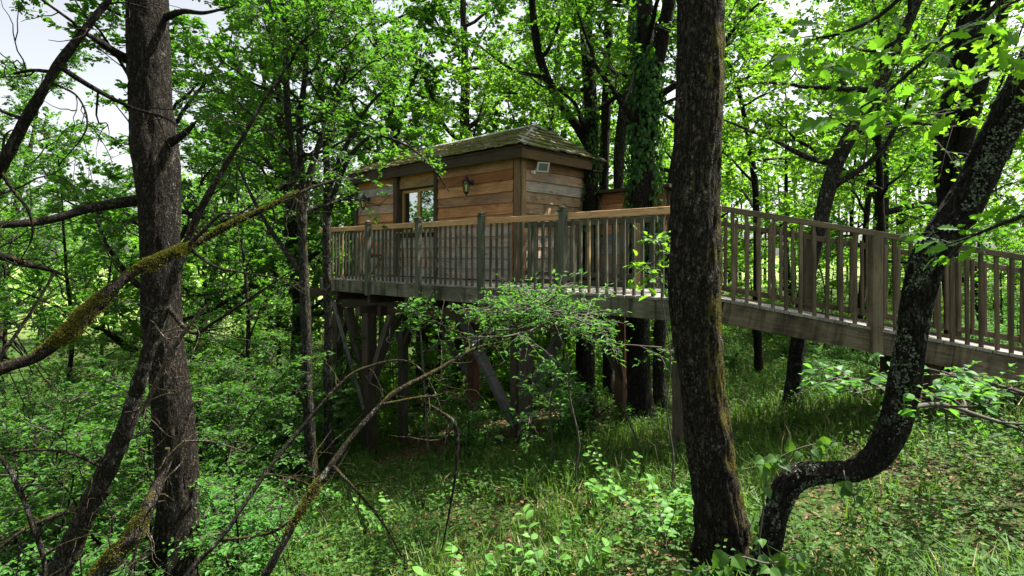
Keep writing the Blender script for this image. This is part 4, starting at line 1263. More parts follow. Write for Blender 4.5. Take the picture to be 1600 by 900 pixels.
rp = random.Random(77)
BACK = [('oakC', -9.0, 13.6), ('oakA', -6.2, 16.0), ('oakC', -12, 21), ('oakA', -2.6, 16.5), ('oakC', -9, 25), ('oakB', 0.6, 18.0),
        ('oakA', 4.6, 17.5), ('oakB', 9.5, 14.8), ('oakB', 13.5, 21), ('oakC', -17, 30), ('oakC', -24, 34), ('oakC', -7.4, 18.6), ('oakA', -0.8, 21.4), ('oakB', 6.6, 21.5), ('oakB', 18.5, 27), ('oakB', 17.0, 15.5), ('oakC', -21, 23), ('oakA', -1.6, 17.8), ('oakA', -2.9, 21)]
BL = zone_labels([(x, y) for _, x, y in BACK], "tall leafy oak")
for k, (key, x, y) in enumerate(BACK):
    place(key, "oak_tree", BL[k], "tree", x, y, "tall oaks in the wood behind the cabin", rp.uniform(1.0, 1.3), rp.uniform(0, 6.28))
POLES = [('poleB', -5.6, 11.5), ('poleB', -6.4, 14.6), ('pole', -2.0, 14.2), ('poleB', -1.2, 19.0), ('pole', 1.0, 14.6), ('pole', 2.4, 17.0), ('poleB', -3.3, 20.0), ('pole', 0.2, 22.0),
         ('pole', 7.9, 12.8), ('pole', 5.4, 12.2), ('poleB', 6.8, 10.4), ('pole', 8.3, 16.4), ('pole', 10.8, 17.4), ('pole', 6.4, 22.0), ('poleB', -7.6, 18.5), ('poleB', -11.0, 15.5), ('pole', 12.5, 14.8), ('pole', 3.2, 20.5), ('poleB', -6.4, 21.5), ('pole', 14.8, 18.5), ('poleB', -12.2, 14.8), ('poleB', -15.0, 16.5), ('poleB', -17.5, 20)]
PL = zone_labels([(x, y) for _, x, y in POLES], "slim dark-stemmed young tree")
for k, (key, x, y) in enumerate(POLES):
    place(key, "young_tree", PL[k], "tree", x, y, "young trees in the wood beyond the deck", rp.uniform(0.85, 1.25), rp.uniform(0, 6.28))
SAPS = []
for k in range(30):
    y = rp.uniform(11.5, 24)
    x = rp.uniform(-0.75, 0.95) * y
    SAPS.append((x, y))
for k in range(16):
    y = rp.uniform(17, 29)
    x = rp.uniform(-0.32, 0.3) * y
    SAPS.append((x, y))
SAPS += [(-3.0, 14.2), (-2.1, 13.2), (-1.4, 14.8), (-0.5, 13.4), (0.4, 14.0), (1.2, 12.9), (1.9, 14.4), (-2.6, 15.6), (0.1, 16.0)]
SL_ = zone_labels(SAPS, "low bushy sapling")
for k, (x, y) in enumerate(SAPS):
    place(rp.choice(['sapA', 'sapB', 'sapB']), "sapling", SL_[k], "sapling", x, y, "saplings in the understorey", rp.uniform(0.7, 1.3), rp.uniform(0, 6.28))

# thicket of layered shrubs on the left
def lib_shrub(key, seed, h, n, size, leafm, K=12, flat=0.72, ntw=7):
    rng = np.random.default_rng(seed)
    wood, cr = MB(), MB()
    tb, td, tl = [], [], []
    for i in range(n):
        a = i * 2.4 + rng.normal(0, .3)
        d = np.array([math.cos(a) * 0.45, math.sin(a) * 0.45, 1])
        L = h * rng.uniform(0.6, 1.1)
        lp = limb_path(rng, (rng.normal(0, .08), rng.normal(0, .08), -0.1), d, L, 8, 0.13, 0.0)
        tube(wood, lp, np.linspace(0.016, 0.005, 9), 5, 0)
        for k in range(10):
            ts = 0.1 + 0.9 * (k + rng.random()) / 10
            sp, sd = along(lp, min(ts, .999))
            az = rng.random() * 6.28
            dd = np.array([math.cos(az), math.sin(az), 0.22])
            SL = h * rng.uniform(0.2, 0.42) * (1.1 - 0.5 * ts)
            pp = limb_path(rng, sp, dd, SL, 4, 0.12, -0.02)
            tube(cr, pp, np.linspace(0.007, 0.003, 5), 3, 0, cap=False)
            for q in range(ntw):
                bp, bd = along(pp, min(0.08 + 0.92 * (q + rng.random()) / ntw, .999))
                v = rng.normal(0, 1, 3)
                tb.append(bp)
                td.append(norm(bd * 0.8 + v * np.array([.7, .7, .18])))
                tl.append(rng.uniform(.12, .34))
    twigs(cr, rng, np.array(tb), np.array(td), np.array(tl), K, size, 'L4', flat, r=0.0025, tipbias=1.0)
    LIB[key] = (wood.mesh("stems", [B_DARK]), cr.mesh("foliage", [B_TWIG, leafm]))
lib_shrub('shrubA', 201, 2.0, 9, 0.047, M_COOL, K=15)
lib_shrub('shrubB', 202, 2.6, 9, 0.05, M_COOL, K=15)
lib_shrub('shrubC', 203, 1.3, 7, 0.05, M_FERN, ntw=5)

def place_shrub(key, name, label, x, y, group, sc, rz):
    root = thing(name, (x, y, float(gz(x, y))), label, "shrub", group, rz, sc)
    w, c = LIB[key]
    link("stems", w, root, WM[root.name])
    link("foliage", c, root, WM[root.name])
LEFTS = [(-4.6, 5.2), (-3.6, 6.4), (-5.6, 6.6), (-4.0, 7.3), (-6.8, 8.4), (-4.8, 8.2), (-4.0, 9.2), (-5.9, 10.2), (-8.3, 7.4), (-8.0, 10.4), (-5.0, 11.2), (-9.8, 9.2), (-7.2, 12.8), (-10.5, 12), (-12.4, 14.5), (-4.0, 4.2), (-3.3, 5.0), (-9.0, 15.5), (-13.5, 11.5), (-16, 15), (-18.5, 18), (-14.5, 19), (-11, 17.5), (-3.75, 8.5), (-4.5, 9.9), (-3.7, 11.2)]
LL = zone_labels(LEFTS, "dense leafy thicket shrub")
for k, (x, y) in enumerate(LEFTS):
    place_shrub(rp.choice(['shrubA', 'shrubB', 'shrubB']), "thicket_shrub", LL[k], x, y, "shrubs of the left thicket", rp.uniform(.8, 1.2), rp.uniform(0, 6.28))
LOWS = [(-0.6, 8.7), (0.9, 8.4), (-3.3, 9.4), (-2.2, 4.7), (-2.9, 3.9), (-3.5, 3.4), (-3.1, 6.2)]
WL = zone_labels(LOWS, "small pale green shrub")
for k, (x, y) in enumerate(LOWS):
    place_shrub('shrubC', "low_shrub", WL[k], x, y, "low shrubs below the deck", rp.uniform(.6, 1.0), rp.uniform(0, 6.28))

RB = []
for k in range(22):
    y = rp.uniform(8.2, 14.5)
    RB.append((rp.uniform(0.36, 0.98) * y, y))
RL = zone_labels(RB, "knee-high leafy bush")
for k, (x, y) in enumerate(RB):
    place_shrub('shrubC', "low_shrub", RL[k], x, y, "low bushes behind the ramp", rp.uniform(.4, .85), rp.uniform(0, 6.28))

# ------------------------------------------------------------------ distant woodland
def build_far():
    rng = np.random.default_rng(900)
    mb = MB()
    N = 620
    ang = rng.uniform(-0.95, 0.95, N)
    dist = rng.uniform(30, 62, N)
    x, y = np.sin(ang) * dist * 1.15, np.cos(ang) * dist
    hgt = rng.random(N) ** 0.8 * 11.5
    left = x / y < -0.62
    y = np.where(left, y + 24, y)
    x = np.where(left, x * 1.5, x)
    hgt = np.where(left, hgt * 0.75, hgt)
    z = gz(x, y) + 0.4 + hgt
    K = 150
    rad = rng.uniform(1.0, 2.2, N)
    v = norm(rng.normal(0, 1, (N, K, 3))) * (rng.random((N, K, 1)) ** 0.4)
    pos = np.stack([x, y, z], -1)[:, None] + v * rad[:, None, None] * np.array([1, 1, .7])
    pos = pos.reshape(-1, 3)
    n = len(pos)
    d = norm(rng.normal(0, 1, (n, 3)) * np.array([1, 1, .5]))
    nn = norm(rng.normal(0, .7, (n, 3)) + np.array([0, 0, .7]))
    leaves(mb, pos, d, nn, rng.uniform(.22, .42, n), 'L2', 1)
    M = 110
    tx = rng.uniform(-12, 40, M); ty = rng.uniform(29, 50, M)
    a = np.stack([tx, ty, gz(tx, ty) - .3], -1)
    b = a + np.stack([rng.normal(0, .5, M), rng.normal(0, .5, M), rng.uniform(7, 12, M)], -1)
    sticks(mb, a, b, rng.uniform(.08, .2, M), 0.04, 0)
    o = link("distant_woodland", mb.mesh("distant_woodland", [B_DARK, M_WARM]))
    tag(o, "mass of bright distant woodland foliage closing the view", "woodland", kind="stuff")
build_far()

# ------------------------------------------------------------------ dead branches at the left
def dead(name, label, cat, rows, bark, seed, side=(), ntw=10, twl=0.35, rough=0.22, group=None, moss=None, thin=0.72):
    rng = np.random.default_rng(seed)
    p, r = pxpath(rows)
    r = r * thin
    ntw, twl = int(ntw * 2.2), twl * 1.25
    f = spline(np.c_[p, r], max(40, len(rows) * 20))
    f[:, 3] *= 0.85 + 0.3 * fbm(np.c_[f[:, :3] * 14], 2)
    b = f[np.argmin(f[:, 2]), :3].copy()
    root = thing(name, b, label, cat, group)
    mb = MB()
    tube(mb, f[:, :3], np.maximum(f[:, 3], 0.002), 14, 0, rough, 60, 14, seed=seed)
    paths = [f]
    for s in side:
        sp, sr = pxpath(s)
        sr = sr * thin
        g = spline(np.c_[sp, sr], max(16, len(s) * 7))
        tube(mb, g[:, :3], np.maximum(g[:, 3], 0.0015), 8, 0, rough, 60, 14, seed=seed + 1)
        paths.append(g)
    for k in range(ntw):
        g = paths[rng.integers(len(paths))]
        i = rng.integers(int(len(g) * .25), len(g) - 2)
        d = norm(g[i + 1, :3] - g[i, :3])
        v = rng.normal(0, 1, 3); v = norm(v - d * np.dot(v, d))
        lp = limb_path(rng, g[i, :3], norm(d * .6 + v), twl * rng.uniform(.4, 1.3), 7, 0.28, 0.0)
        tube(mb, lp, np.linspace(min(g[i, 3] * .5, .006), .0012, 8), 5, 0, cap=False)
        if rng.random() < .6:
            j = rng.integers(2, 6)
            l2 = limb_path(rng, lp[j], norm(lp[j + 1] - lp[j] + rng.normal(0, .6, 3) * .3), twl * .4, 5, 0.3, 0)
            tube(mb, l2, np.linspace(.0025, .001, 6), 4, 0, cap=False)
    MT = Matrix.Translation(Vector(b))
    link("bough", mb.mesh("bough", [bark], b), root, MT)
    if moss:
        mm = MB()
        for (t0, t1, n, thick) in moss:
            t = t0 + (t1 - t0) * rng.random(n)
            i = (t * (len(f) - 2)).astype(int)
            tan = norm(f[i + 1, :3] - f[i, :3])
            v = rng.normal(0, 1, (n, 3)) + np.array([0, -0.15, 0.75])
            v = norm(v - tan * (v * tan).sum(1, keepdims=True))
            u = (t - t0) / (t1 - t0)
            edge = np.clip(np.minimum(u, 1 - u) * 4.5, 0, 1)
            cl = fbm(np.c_[f[i, :3] * 16 + v * 0.7], 3)
            ok = (cl - .38) * 2.6 + 0.30 * v[:, 2] > rng.random(n) * .8 + .55 * (1 - edge) - .12
            lift = np.clip((cl - .35) * 3.0, 0, 1)
            pos = f[i, :3] + v * (f[i, 3] * (0.93 + thick * lift * edge * rng.random(n) ** .6))[:, None]
            leaves(mm, pos[ok], norm(v + rng.normal(0, .7, v.shape) + np.array([0, 0, .2]))[ok], rng.normal(0, 1, v.shape)[ok], rng.uniform(.004, .016, ok.sum()), 'slim', 0)
        o = link("moss", mm.mesh("moss", [M_MOSS], b), root, MT)
        o["kind"] = "stuff"
    return root

# every branch below hangs on or leans against something: they start at the ground, at a trunk or run out of the picture
dead("dead_branch", "long dead branch with golden moss cushions slanting up across the grey-barked trunk", "branch",
     [(-520, 1420, 52, 2.1), (-400, 960, 50, 2.1), (-260, 690, 46, 2.2), (-120, 625, 40, 2.35), (0, 577, 30, 2.5), (60, 556, 28, 2.55), (108, 520, 30, 2.6), (150, 478, 32, 2.7), (200, 432, 24, 2.8), (258, 404, 22, 2.9), (300, 384, 18, 3.0), (360, 352, 14, 3.1), (420, 324, 11, 3.2), (480, 296, 8, 3.3), (528, 280, 4, 3.4)],
     B_DEAD, 21, side=[[(300, 392, 10, 3.0), (340, 418, 7, 3.0), (395, 428, 5, 3.0), (440, 438, 4, 3.0), (480, 462, 2, 3.0)], [(290, 388, 12, 2.98), (318, 360, 10, 2.98), (345, 335, 8, 3.0), (380, 330, 5, 3.0), (420, 290, 3, 3.0)], [(440, 316, 6, 3.2), (460, 310, 4, 3.2), (470, 322, 2, 3.2)]],
     ntw=14, moss=[(0.349, 0.546, 15000, .55), (0.571, 0.726, 14000, .8), (0.709, 0.957, 5000, .4)], thin=0.6)
dead("leaning_dead_tree", "dark leaning dead stem with pale lichen, rising in front of the grey-barked trunk", "dead tree",
     [(0, 1140, 78, 3.3), (40, 1010, 70, 3.3), (75, 930, 58, 3.3), (112, 850, 50, 3.3), (150, 770, 46, 3.3), (188, 690, 40, 3.3), (214, 610, 36, 3.3), (238, 530, 30, 3.3), (262, 460, 26, 3.3), (282, 405, 22, 3.3), (310, 335, 18, 3.3), (350, 262, 14, 3.3), (382, 210, 10, 3.3), (412, 158, 7, 3.3), (446, 108, 4, 3.3)],
     B_DEAD, 22, side=[[(262, 480, 14, 3.3), (300, 520, 9, 3.3), (340, 500, 8, 3.25), (400, 460, 6, 3.2), (460, 420, 3, 3.2)], [(170, 730, 12, 3.3), (150, 725, 9, 3.2), (110, 708, 7, 3.1), (55, 703, 6, 3.0), (0, 710, 5, 3.0)], [(140, 790, 16, 3.3), (90, 805, 10, 3.2), (40, 826, 8, 3.1), (-20, 870, 7, 3.0)],
                       [(190, 690, 16, 3.3), (205, 640, 11, 3.35), (216, 600, 7, 3.4)]], ntw=16, rough=.24, thin=0.64)
dead("dead_branch", "knobbly dead branch arching up from the grass below the deck towards the posts", "branch",
     [(330, 1180, 26, 2.5), (385, 960, 24, 2.6), (420, 890, 20, 2.65), (470, 800, 18, 2.75), (512, 735, 18, 2.85), (565, 665, 16, 2.95), (615, 615, 14, 3.05), (680, 580, 12, 3.15), (740, 546, 9, 3.25), (790, 533, 4, 3.3)],
     B_DEAD, 23, side=[[(600, 632, 11, 3.0), (650, 622, 8, 3.0), (690, 616, 5, 3.0), (700, 600, 2, 3.0)], [(650, 622, 8, 3.0), (690, 645, 10, 3.0), (712, 665, 11, 3.0), (714, 720, 8, 3.0), (704, 790, 6, 3.0), (690, 860, 3, 3.0)], [(520, 728, 10, 2.85), (560, 770, 7, 2.8), (600, 820, 6, 2.8), (628, 870, 4, 2.8)]],
     ntw=14, moss=[(0.289, 0.431, 3500, .5)], thin=0.56)
dead("dead_branch", "thin grey dead branch curving up and over in front of the corner support post", "branch",
     [(240, 1150, 18, 2.9), (270, 960, 16, 2.9), (296, 895, 14, 2.95), (350, 835, 12, 3.0), (415, 740, 11, 3.1), (470, 670, 10, 3.2), (540, 592, 8, 3.3), (585, 570, 7, 3.35), (625, 563, 6, 3.4), (655, 575, 5, 3.4), (678, 610, 5, 3.4), (692, 650, 4, 3.4)],
     B_DEAD, 24, side=[[(415, 740, 7, 3.1), (470, 752, 5, 3.0), (520, 780, 3, 3.0)], [(340, 845, 9, 3.0), (395, 838, 8, 2.95), (440, 824, 7, 2.9), (500, 770, 4, 2.9)]], ntw=10, thin=0.56)
dead("dead_branch", "black bare branch slanting across the white sky in the upper corner", "branch",
     [(-420, 1500, 44, 1.9), (-300, 900, 40, 1.9), (-160, 520, 34, 1.9), (-60, 360, 30, 1.9), (0, 262, 24, 1.9), (30, 205, 22, 1.9), (62, 150, 21, 1.9), (92, 100, 20, 1.92), (130, 50, 17, 1.95), (165, 5, 14, 2.0), (200, -50, 10, 2.0), (260, -160, 5, 2.0)],
     B_DARK, 25, side=[[(92, 104, 12, 1.92), (150, 140, 10, 1.95), (205, 168, 8, 2.0), (262, 186, 5, 2.0), (300, 215, 2, 2.0)], [(80, 112, 9, 1.92), (50, 110, 7, 1.9), (22, 115, 6, 1.9)], [(84, 130, 6, 1.9), (120, 150, 4, 1.9), (136, 185, 4, 1.9), (128, 215, 3, 1.9), (90, 260, 2, 1.9)], [(160, 8, 5, 2.0), (190, 4, 4, 2.0), (230, 12, 2, 2.0)], [(0, 265, 10, 1.9), (22, 300, 7, 1.9), (45, 330, 6, 1.9), (50, 370, 4, 1.9), (30, 410, 2, 1.9)]],
     ntw=16, twl=.28)
dead("dead_branch", "dark mossy bough entering low from the left edge beside the thicket", "branch",
     [(-330, 1270, 46, 2.9), (-300, 650, 42, 2.9), (-200, 400, 34, 2.9), (-80, 392, 26, 3.0), (0, 400, 20, 3.1), (40, 412, 16, 3.2), (85, 424, 8, 3.3), (120, 440, 3, 3.3)], B_DARK, 26, side=[[(86, 424, 6, 3.3), (60, 470, 6, 3.2), (20, 530, 7, 3.1), (-30, 600, 8, 3.0)]], ntw=8)
dead("dead_branch", "short pale peeling stick leaning against the leaning dead stem", "branch",
     [(326, 474, 4, 3.1), (300, 504, 7, 3.1), (270, 546, 9, 3.12), (240, 606, 9, 3.15), (222, 650, 6, 3.2)], B_PALE, 27, ntw=4, twl=.2)
dead("dead_branch", "pale broken stick low in front of the grey-barked trunk", "branch",
     [(318, 625, 3, 3.6), (300, 634, 8, 3.6), (284, 680, 10, 3.6), (262, 728, 10, 3.6), (240, 790, 9, 3.6), (215, 850, 7, 3.6), (190, 960, 6, 3.6), (172, 1070, 6, 3.6)], B_PALE, 28, side=[[(284, 690, 5, 3.6), (330, 690, 4, 3.5), (385, 706, 2, 3.5)]], ntw=5, twl=.25)
dead("fallen_log", "mossy forked log leaning low beside the leaning dead stem", "log",
     [(60, 1190, 46, 3.0), (120, 960, 40, 3.0), (160, 890, 36, 3.05), (205, 840, 32, 3.1), (232, 790, 26, 3.2), (250, 745, 16, 3.3), (262, 700, 8, 3.3)], B_DEAD, 29, ntw=6, moss=[(0.21, 0.667, 9000, .25)])
dead("dead_branch", "curved bare twig hooking up from the lower left corner", "branch",
     [(50, 1210, 12, 2.7), (60, 960, 10, 2.7), (70, 885, 10, 2.7), (48, 812, 10, 2.7), (28, 760, 9, 2.7), (0, 715, 8, 2.7), (-60, 680, 6, 2.7)], B_DEAD, 30, side=[[(66, 870, 6, 2.7), (100, 850, 5, 2.7), (140, 835, 3, 2.7)]], ntw=6, twl=.25)

# ------------------------------------------------------------------ near leafy sprays, saplings and vines
def spray_plant(name, label, cat, stem_rows, leafm, seed, tmpl, size, nb, bl, K, flat=.7, group=None, az=None, t0=.35, twk=(.1, .25), bark=None, elev=(-.1, .5), nsub=4, ntw=4, zf=1.0):
    rng = np.random.default_rng(seed)
    p, r = pxpath(stem_rows)
    f = spline(np.c_[p, r], 30)
    b = f[0, :3].copy()
    root = thing(name, b, label, cat, group)
    w, c = MB(), MB()
    tube(w, f[:, :3], np.maximum(f[:, 3], .002), 7, 0, .05, 40, 10)
    make_crown(rng, w, c, f[:, :3], np.maximum(f[:, 3], .004), t0, nb, bl, nsub, ntw, K, size, tmpl, flat, elev, twk, az=az, zf=zf)
    MT = Matrix.Translation(Vector(b))
    link("stem", w.mesh("stem", [bark or B_TWIG], b), root, MT)
    link("foliage", c.mesh("foliage", [B_TWIG, leafm], b), root, MT)
    return root

spray_plant("sapling", "feathery sapling whose leafy top brushes the deck edge", "sapling",
            [(904, 800, 4, 5.5), (899, 740, 3, 5.5), (905, 690, 3, 5.5), (890, 620, 3, 5.5), (888, 565, 3, 5.45), (874, 525, 3, 5.4), (862, 500, 3, 5.35), (846, 484, 3, 5.3), (830, 474, 2, 5.3)], M_FERN, 41, 'slim', 0.055, 12, 1.05, 7, .75, t0=.74, elev=(-.35, 0.0), nsub=5, ntw=4, zf=0.4)
spray_plant("sapling", "second feathery sapling arching under the deck fascia", "sapling",
            [(1002, 740, 3, 6.2), (996, 690, 3, 6.15), (976, 640, 3, 6.1), (972, 570, 2, 5.9), (950, 515, 3, 5.7), (915, 494, 3, 5.5), (870, 486, 3, 5.45), (820, 482, 2, 5.4), (780, 486, 2, 5.35)], M_FERN, 42, 'slim', 0.055, 12, 0.65, 7, .75, t0=.6, elev=(-.3, 0.0), nsub=4, ntw=4, zf=0.4)
spray_plant("sapling", "bushy sapling standing before the two posts under the deck", "sapling",
            [(866, 720, 3, 6.6), (860, 660, 3, 6.6), (862, 620, 3, 6.6), (868, 590, 2, 6.6)], M_FERN, 43, 'L4', 0.05, 9, 0.6, 8, .75, t0=.4, elev=(-.1, .2), nsub=3, ntw=4)
spray_plant("sapling", "thin sapling among the corner post braces", "sapling",
            [(668, 700, 4, 7.4), (665, 640, 3, 7.4), (660, 560, 3, 7.4), (655, 500, 2, 7.4), (650, 480, 2, 7.4)], M_FERN, 44, 'L4', 0.075, 6, 0.4, 6, .7, t0=.5, nsub=3, ntw=3, elev=(-.2, .2))
spray_plant("oak_seedling", "small oak twig with lit leaves in front of the railing beside the big oak", "sapling",
            [(1044, 805, 3, 4.6), (1052, 720, 3, 4.6), (1042, 640, 2, 4.6), (1048, 560, 2, 4.6), (1036, 480, 2, 4.6), (1030, 420, 3, 4.6), (1022, 390, 2, 4.6)], M_WARM, 45, 'oak', 0.085, 5, 0.28, 5, .6, t0=.75, nsub=2, ntw=3)

# near oak sprays hanging in the upper right
def oak_spray(label, rows, seed, n, size, leafm):
    rng = np.random.default_rng(seed)
    p, r = pxpath(rows)
    f = spline(np.c_[p, r], 40)
    b = f[0, :3].copy()
    root = thing("oak_branch", b, label, "branch", "leafy oak branches in the upper right")
    w, c = MB(), MB()
    tube(w, f[:, :3], np.maximum(f[:, 3], .0015), 8, 0, .06, 40, 10)
    tb, td, tl = [], [], []
    for k in range(n):
        q, d = along(f[:, :3], 0.15 + .85 * (k + rng.random()) / n * .995)
        v = rng.normal(0, 1, 3); v = norm(v - d * np.dot(v, d)) * np.array([1, 1, .6])
        tb.append(q); td.append(norm(d * .7 + v * .8)); tl.append(rng.uniform(.08, .3))
    twigs(c, rng, np.array(tb), np.array(td), np.array(tl), 7, size, 'oak', .5, r=.0025, tipbias=2.0)
    MT = Matrix.Translation(Vector(b))
    link("bough", w.mesh("bough", [B_DARK], b), root, MT)
    link("foliage", c.mesh("foliage", [B_TWIG, leafm], b), root, MT)
oak_spray("long oak branch with large bright leaves crossing the top right corner", [(1742, -250, 16, 2.75), (1670, -130, 13, 2.5), (1580, -20, 9, 2.35), (1520, 45, 7, 2.35), (1450, 90, 6, 2.3), (1390, 140, 5, 2.3), (1345, 168, 3, 2.3)], 51, 15, .095, M_OAK)
oak_spray("dark shaded oak branch hanging at the top between big oak and corner", [(1752, -340, 16, 2.75), (1640, -230, 14, 2.45), (1520, -130, 11, 2.25), (1440, -40, 8, 2.2), (1380, 20, 6, 2.2), (1320, 50, 5, 2.2), (1275, 60, 3, 2.2)], 52, 14, .095, M_OAK)
oak_spray("short oak twig with sunlit leaves at the right edge beside the crooked tree", [(1672, 0, 9, 2.78), (1650, 50, 7, 2.66), (1608, 85, 5, 2.6), (1560, 105, 4, 2.6), (1500, 130, 2, 2.6)], 53, 11, .095, M_WARM)
oak_spray("leafy oak branch across the crooked tree just above the ramp railing", [(1602, 135, 10, 2.8), (1640, 215, 8, 2.62), (1630, 300, 7, 2.52), (1600, 335, 6, 2.5), (1560, 352, 5, 2.5), (1510, 372, 4, 2.5), (1470, 385, 2, 2.5)], 54, 9, .085, M_OAK)
# beech-like sprays low at the right
for k, (lab, rows, sd) in enumerate([
        ("flat spray of pale leaves growing beside the crooked tree below the ramp", [(1402, 650, 7, 2.98), (1392, 622, 6, 3.08), (1378, 608, 5, 3.2), (1350, 595, 4, 3.25), (1310, 590, 2, 3.3)], 55),
        ("low spreading leafy branch right of the crooked tree", [(1404, 640, 9, 2.98), (1470, 632, 7, 3.2), (1530, 650, 6, 3.4), (1590, 670, 5, 3.4), (1660, 700, 3, 3.4)], 56),
        ("low leafy branch under the ramp at the right edge", [(1740, 760, 10, 3.8), (1715, 680, 9, 3.8), (1690, 640, 8, 3.8), (1620, 620, 6, 3.8), (1550, 600, 5, 3.8), (1500, 590, 3, 3.8), (1460, 585, 2, 3.8)], 57)]):
    spray_plant("leafy_branch", lab, "branch", rows, M_FERN, sd, 'oval', 0.06, 7, 0.32, 5, .75, t0=.25, nsub=2, ntw=3, elev=(-.2, .1), zf=0.3)

# seedlings with pale round leaves on the near slope
SEED = [(742, 862, 3.6, "pale-leaved seedling in the grass at the bottom middle"), (862, 880, 3.5, "pale-leaved seedling with rounded leaves right of the bottom middle one"), (1010, 752, 4.4, "clump of pale round-leaved seedlings below the deck left of the big oak"),
        (960, 740, 4.8, "leafy seedling beside the thin sapling stem under the deck"), (1052, 720, 4.2, "bright seedling close against the big oak's left side"), (600, 780, 5.4, "small leafy seedling at the foot of the corner support post"), (1040, 800, 3.8, "low seedling with large leaves near the big oak's foot")]
def seedling(px, py, Y, label, seed):
    rng = np.random.default_rng(seed)
    x = (px - 800) / F * Y
    b = np.array([x, Y, float(gz(x, Y)) - .02])
    root = thing("seedling", b, label, "seedling", "pale seedlings on the slope")
    w, c = MB(), MB()
    for k in range(rng.integers(4, 7)):
        a = rng.random() * 6.28
        lp = limb_path(rng, b + rng.normal(0, .05, 3) * np.array([1, 1, 0]), (math.cos(a) * .7, math.sin(a) * .7, 1.2), rng.uniform(.3, .65), 7, .14, -.04)
        tube(w, lp, np.linspace(.005, .0015, 8), 5, 0)
        n = 14
        t = np.linspace(.3, .995, n)
        qs = [along(lp, u) for u in t]
        pos = np.array([q[0] for q in qs]); dd = np.array([q[1] for q in qs])
        lat = norm(np.cross(dd, np.array([0, 0, 1.0])) + 1e-3) * np.where(np.arange(n) % 2, 1, -1)[:, None]
        leaves(c, pos + rng.normal(0, .008, pos.shape), norm(lat + dd * .5 + rng.normal(0, .25, pos.shape)), norm(np.array([0, 0, 1.0]) + rng.normal(0, .3, pos.shape)), rng.uniform(.05, .085, n), 'oval', 0)
    MT = Matrix.Translation(Vector(b))
    link("stem", w.mesh("stem", [B_TWIG], b), root, MT)
    link("foliage", c.mesh("foliage", [M_SEED], b), root, MT)
for k, (a, b_, c_, d_) in enumerate(SEED):
    seedling(a, b_, c_, d_, 300 + k)

# climbing vine with heart-shaped leaves at the foot of the crooked tree
def vine(label, rows, seed, n, size, leafm=M_IVY):
    rng = np.random.default_rng(seed)
    p, r = pxpath(rows)
    f = spline(np.c_[p, r], 50)
    b = f[0, :3].copy()
    root = thing("vine", b, label, "vine", "heart-leaved vines at the crooked tree")
    w, c = MB(), MB()
    tube(w, f[:, :3], np.maximum(f[:, 3], .0015), 5, 0)
    t = np.sort(rng.random(n)) * .99
    pos = np.array([along(f[:, :3], u)[0] for u in t]) + rng.normal(0, .02, (n, 3))
    d = norm(np.stack([rng.normal(0, 1, n), rng.normal(-.3, .5, n), rng.normal(-.6, .3, n)], -1))
    nn = norm(np.stack([rng.normal(0, .5, n), rng.normal(-.7, .4, n), np.abs(rng.normal(.7, .3, n))], -1))
    leaves(c, pos, d, nn, size * rng.uniform(.6, 1.15, n), 'heart', 0)
    MT = Matrix.Translation(Vector(b))
    link("stem", w.mesh("stem", [B_TWIG], b), root, MT)
    link("foliage", c.mesh("foliage", [leafm], b), root, MT)
vine("vine with heart-shaped leaves climbing in the gap between big oak and crooked tree", [(1196, 930, 3, 2.85), (1186, 860, 3, 2.85), (1192, 800, 3, 2.85), (1196, 760, 2, 2.85), (1205, 725, 2, 2.85), (1250, 700, 2, 2.85), (1300, 690, 2, 2.85)], 61, 34, .062, M_HERB)
vine("short vine with heart-shaped leaves hanging below the crooked tree's bend", [(1318, 735, 2, 2.85), (1322, 752, 2, 2.8), (1332, 770, 2, 2.8), (1336, 785, 2, 2.8)], 62, 7, .055, M_HERB)
vine("large heart leaves at the feet of the big oak and crooked tree", [(1060, 890, 3, 2.7), (1100, 893, 3, 2.7), (1150, 870, 3, 2.7), (1200, 880, 3, 2.7), (1245, 870, 3, 2.75)], 63, 30, .075, M_HERB)

# ------------------------------------------------------------------ grass, herbs, dry leaves
def scatter(rng, n, y0, y1, pw=1.6, xk=1.05):
    y = y0 + (y1 - y0) * rng.random(n) ** pw
    x = rng.uniform(-1, 1, n) * (y * 0.98 + 1.6)
    return x, y

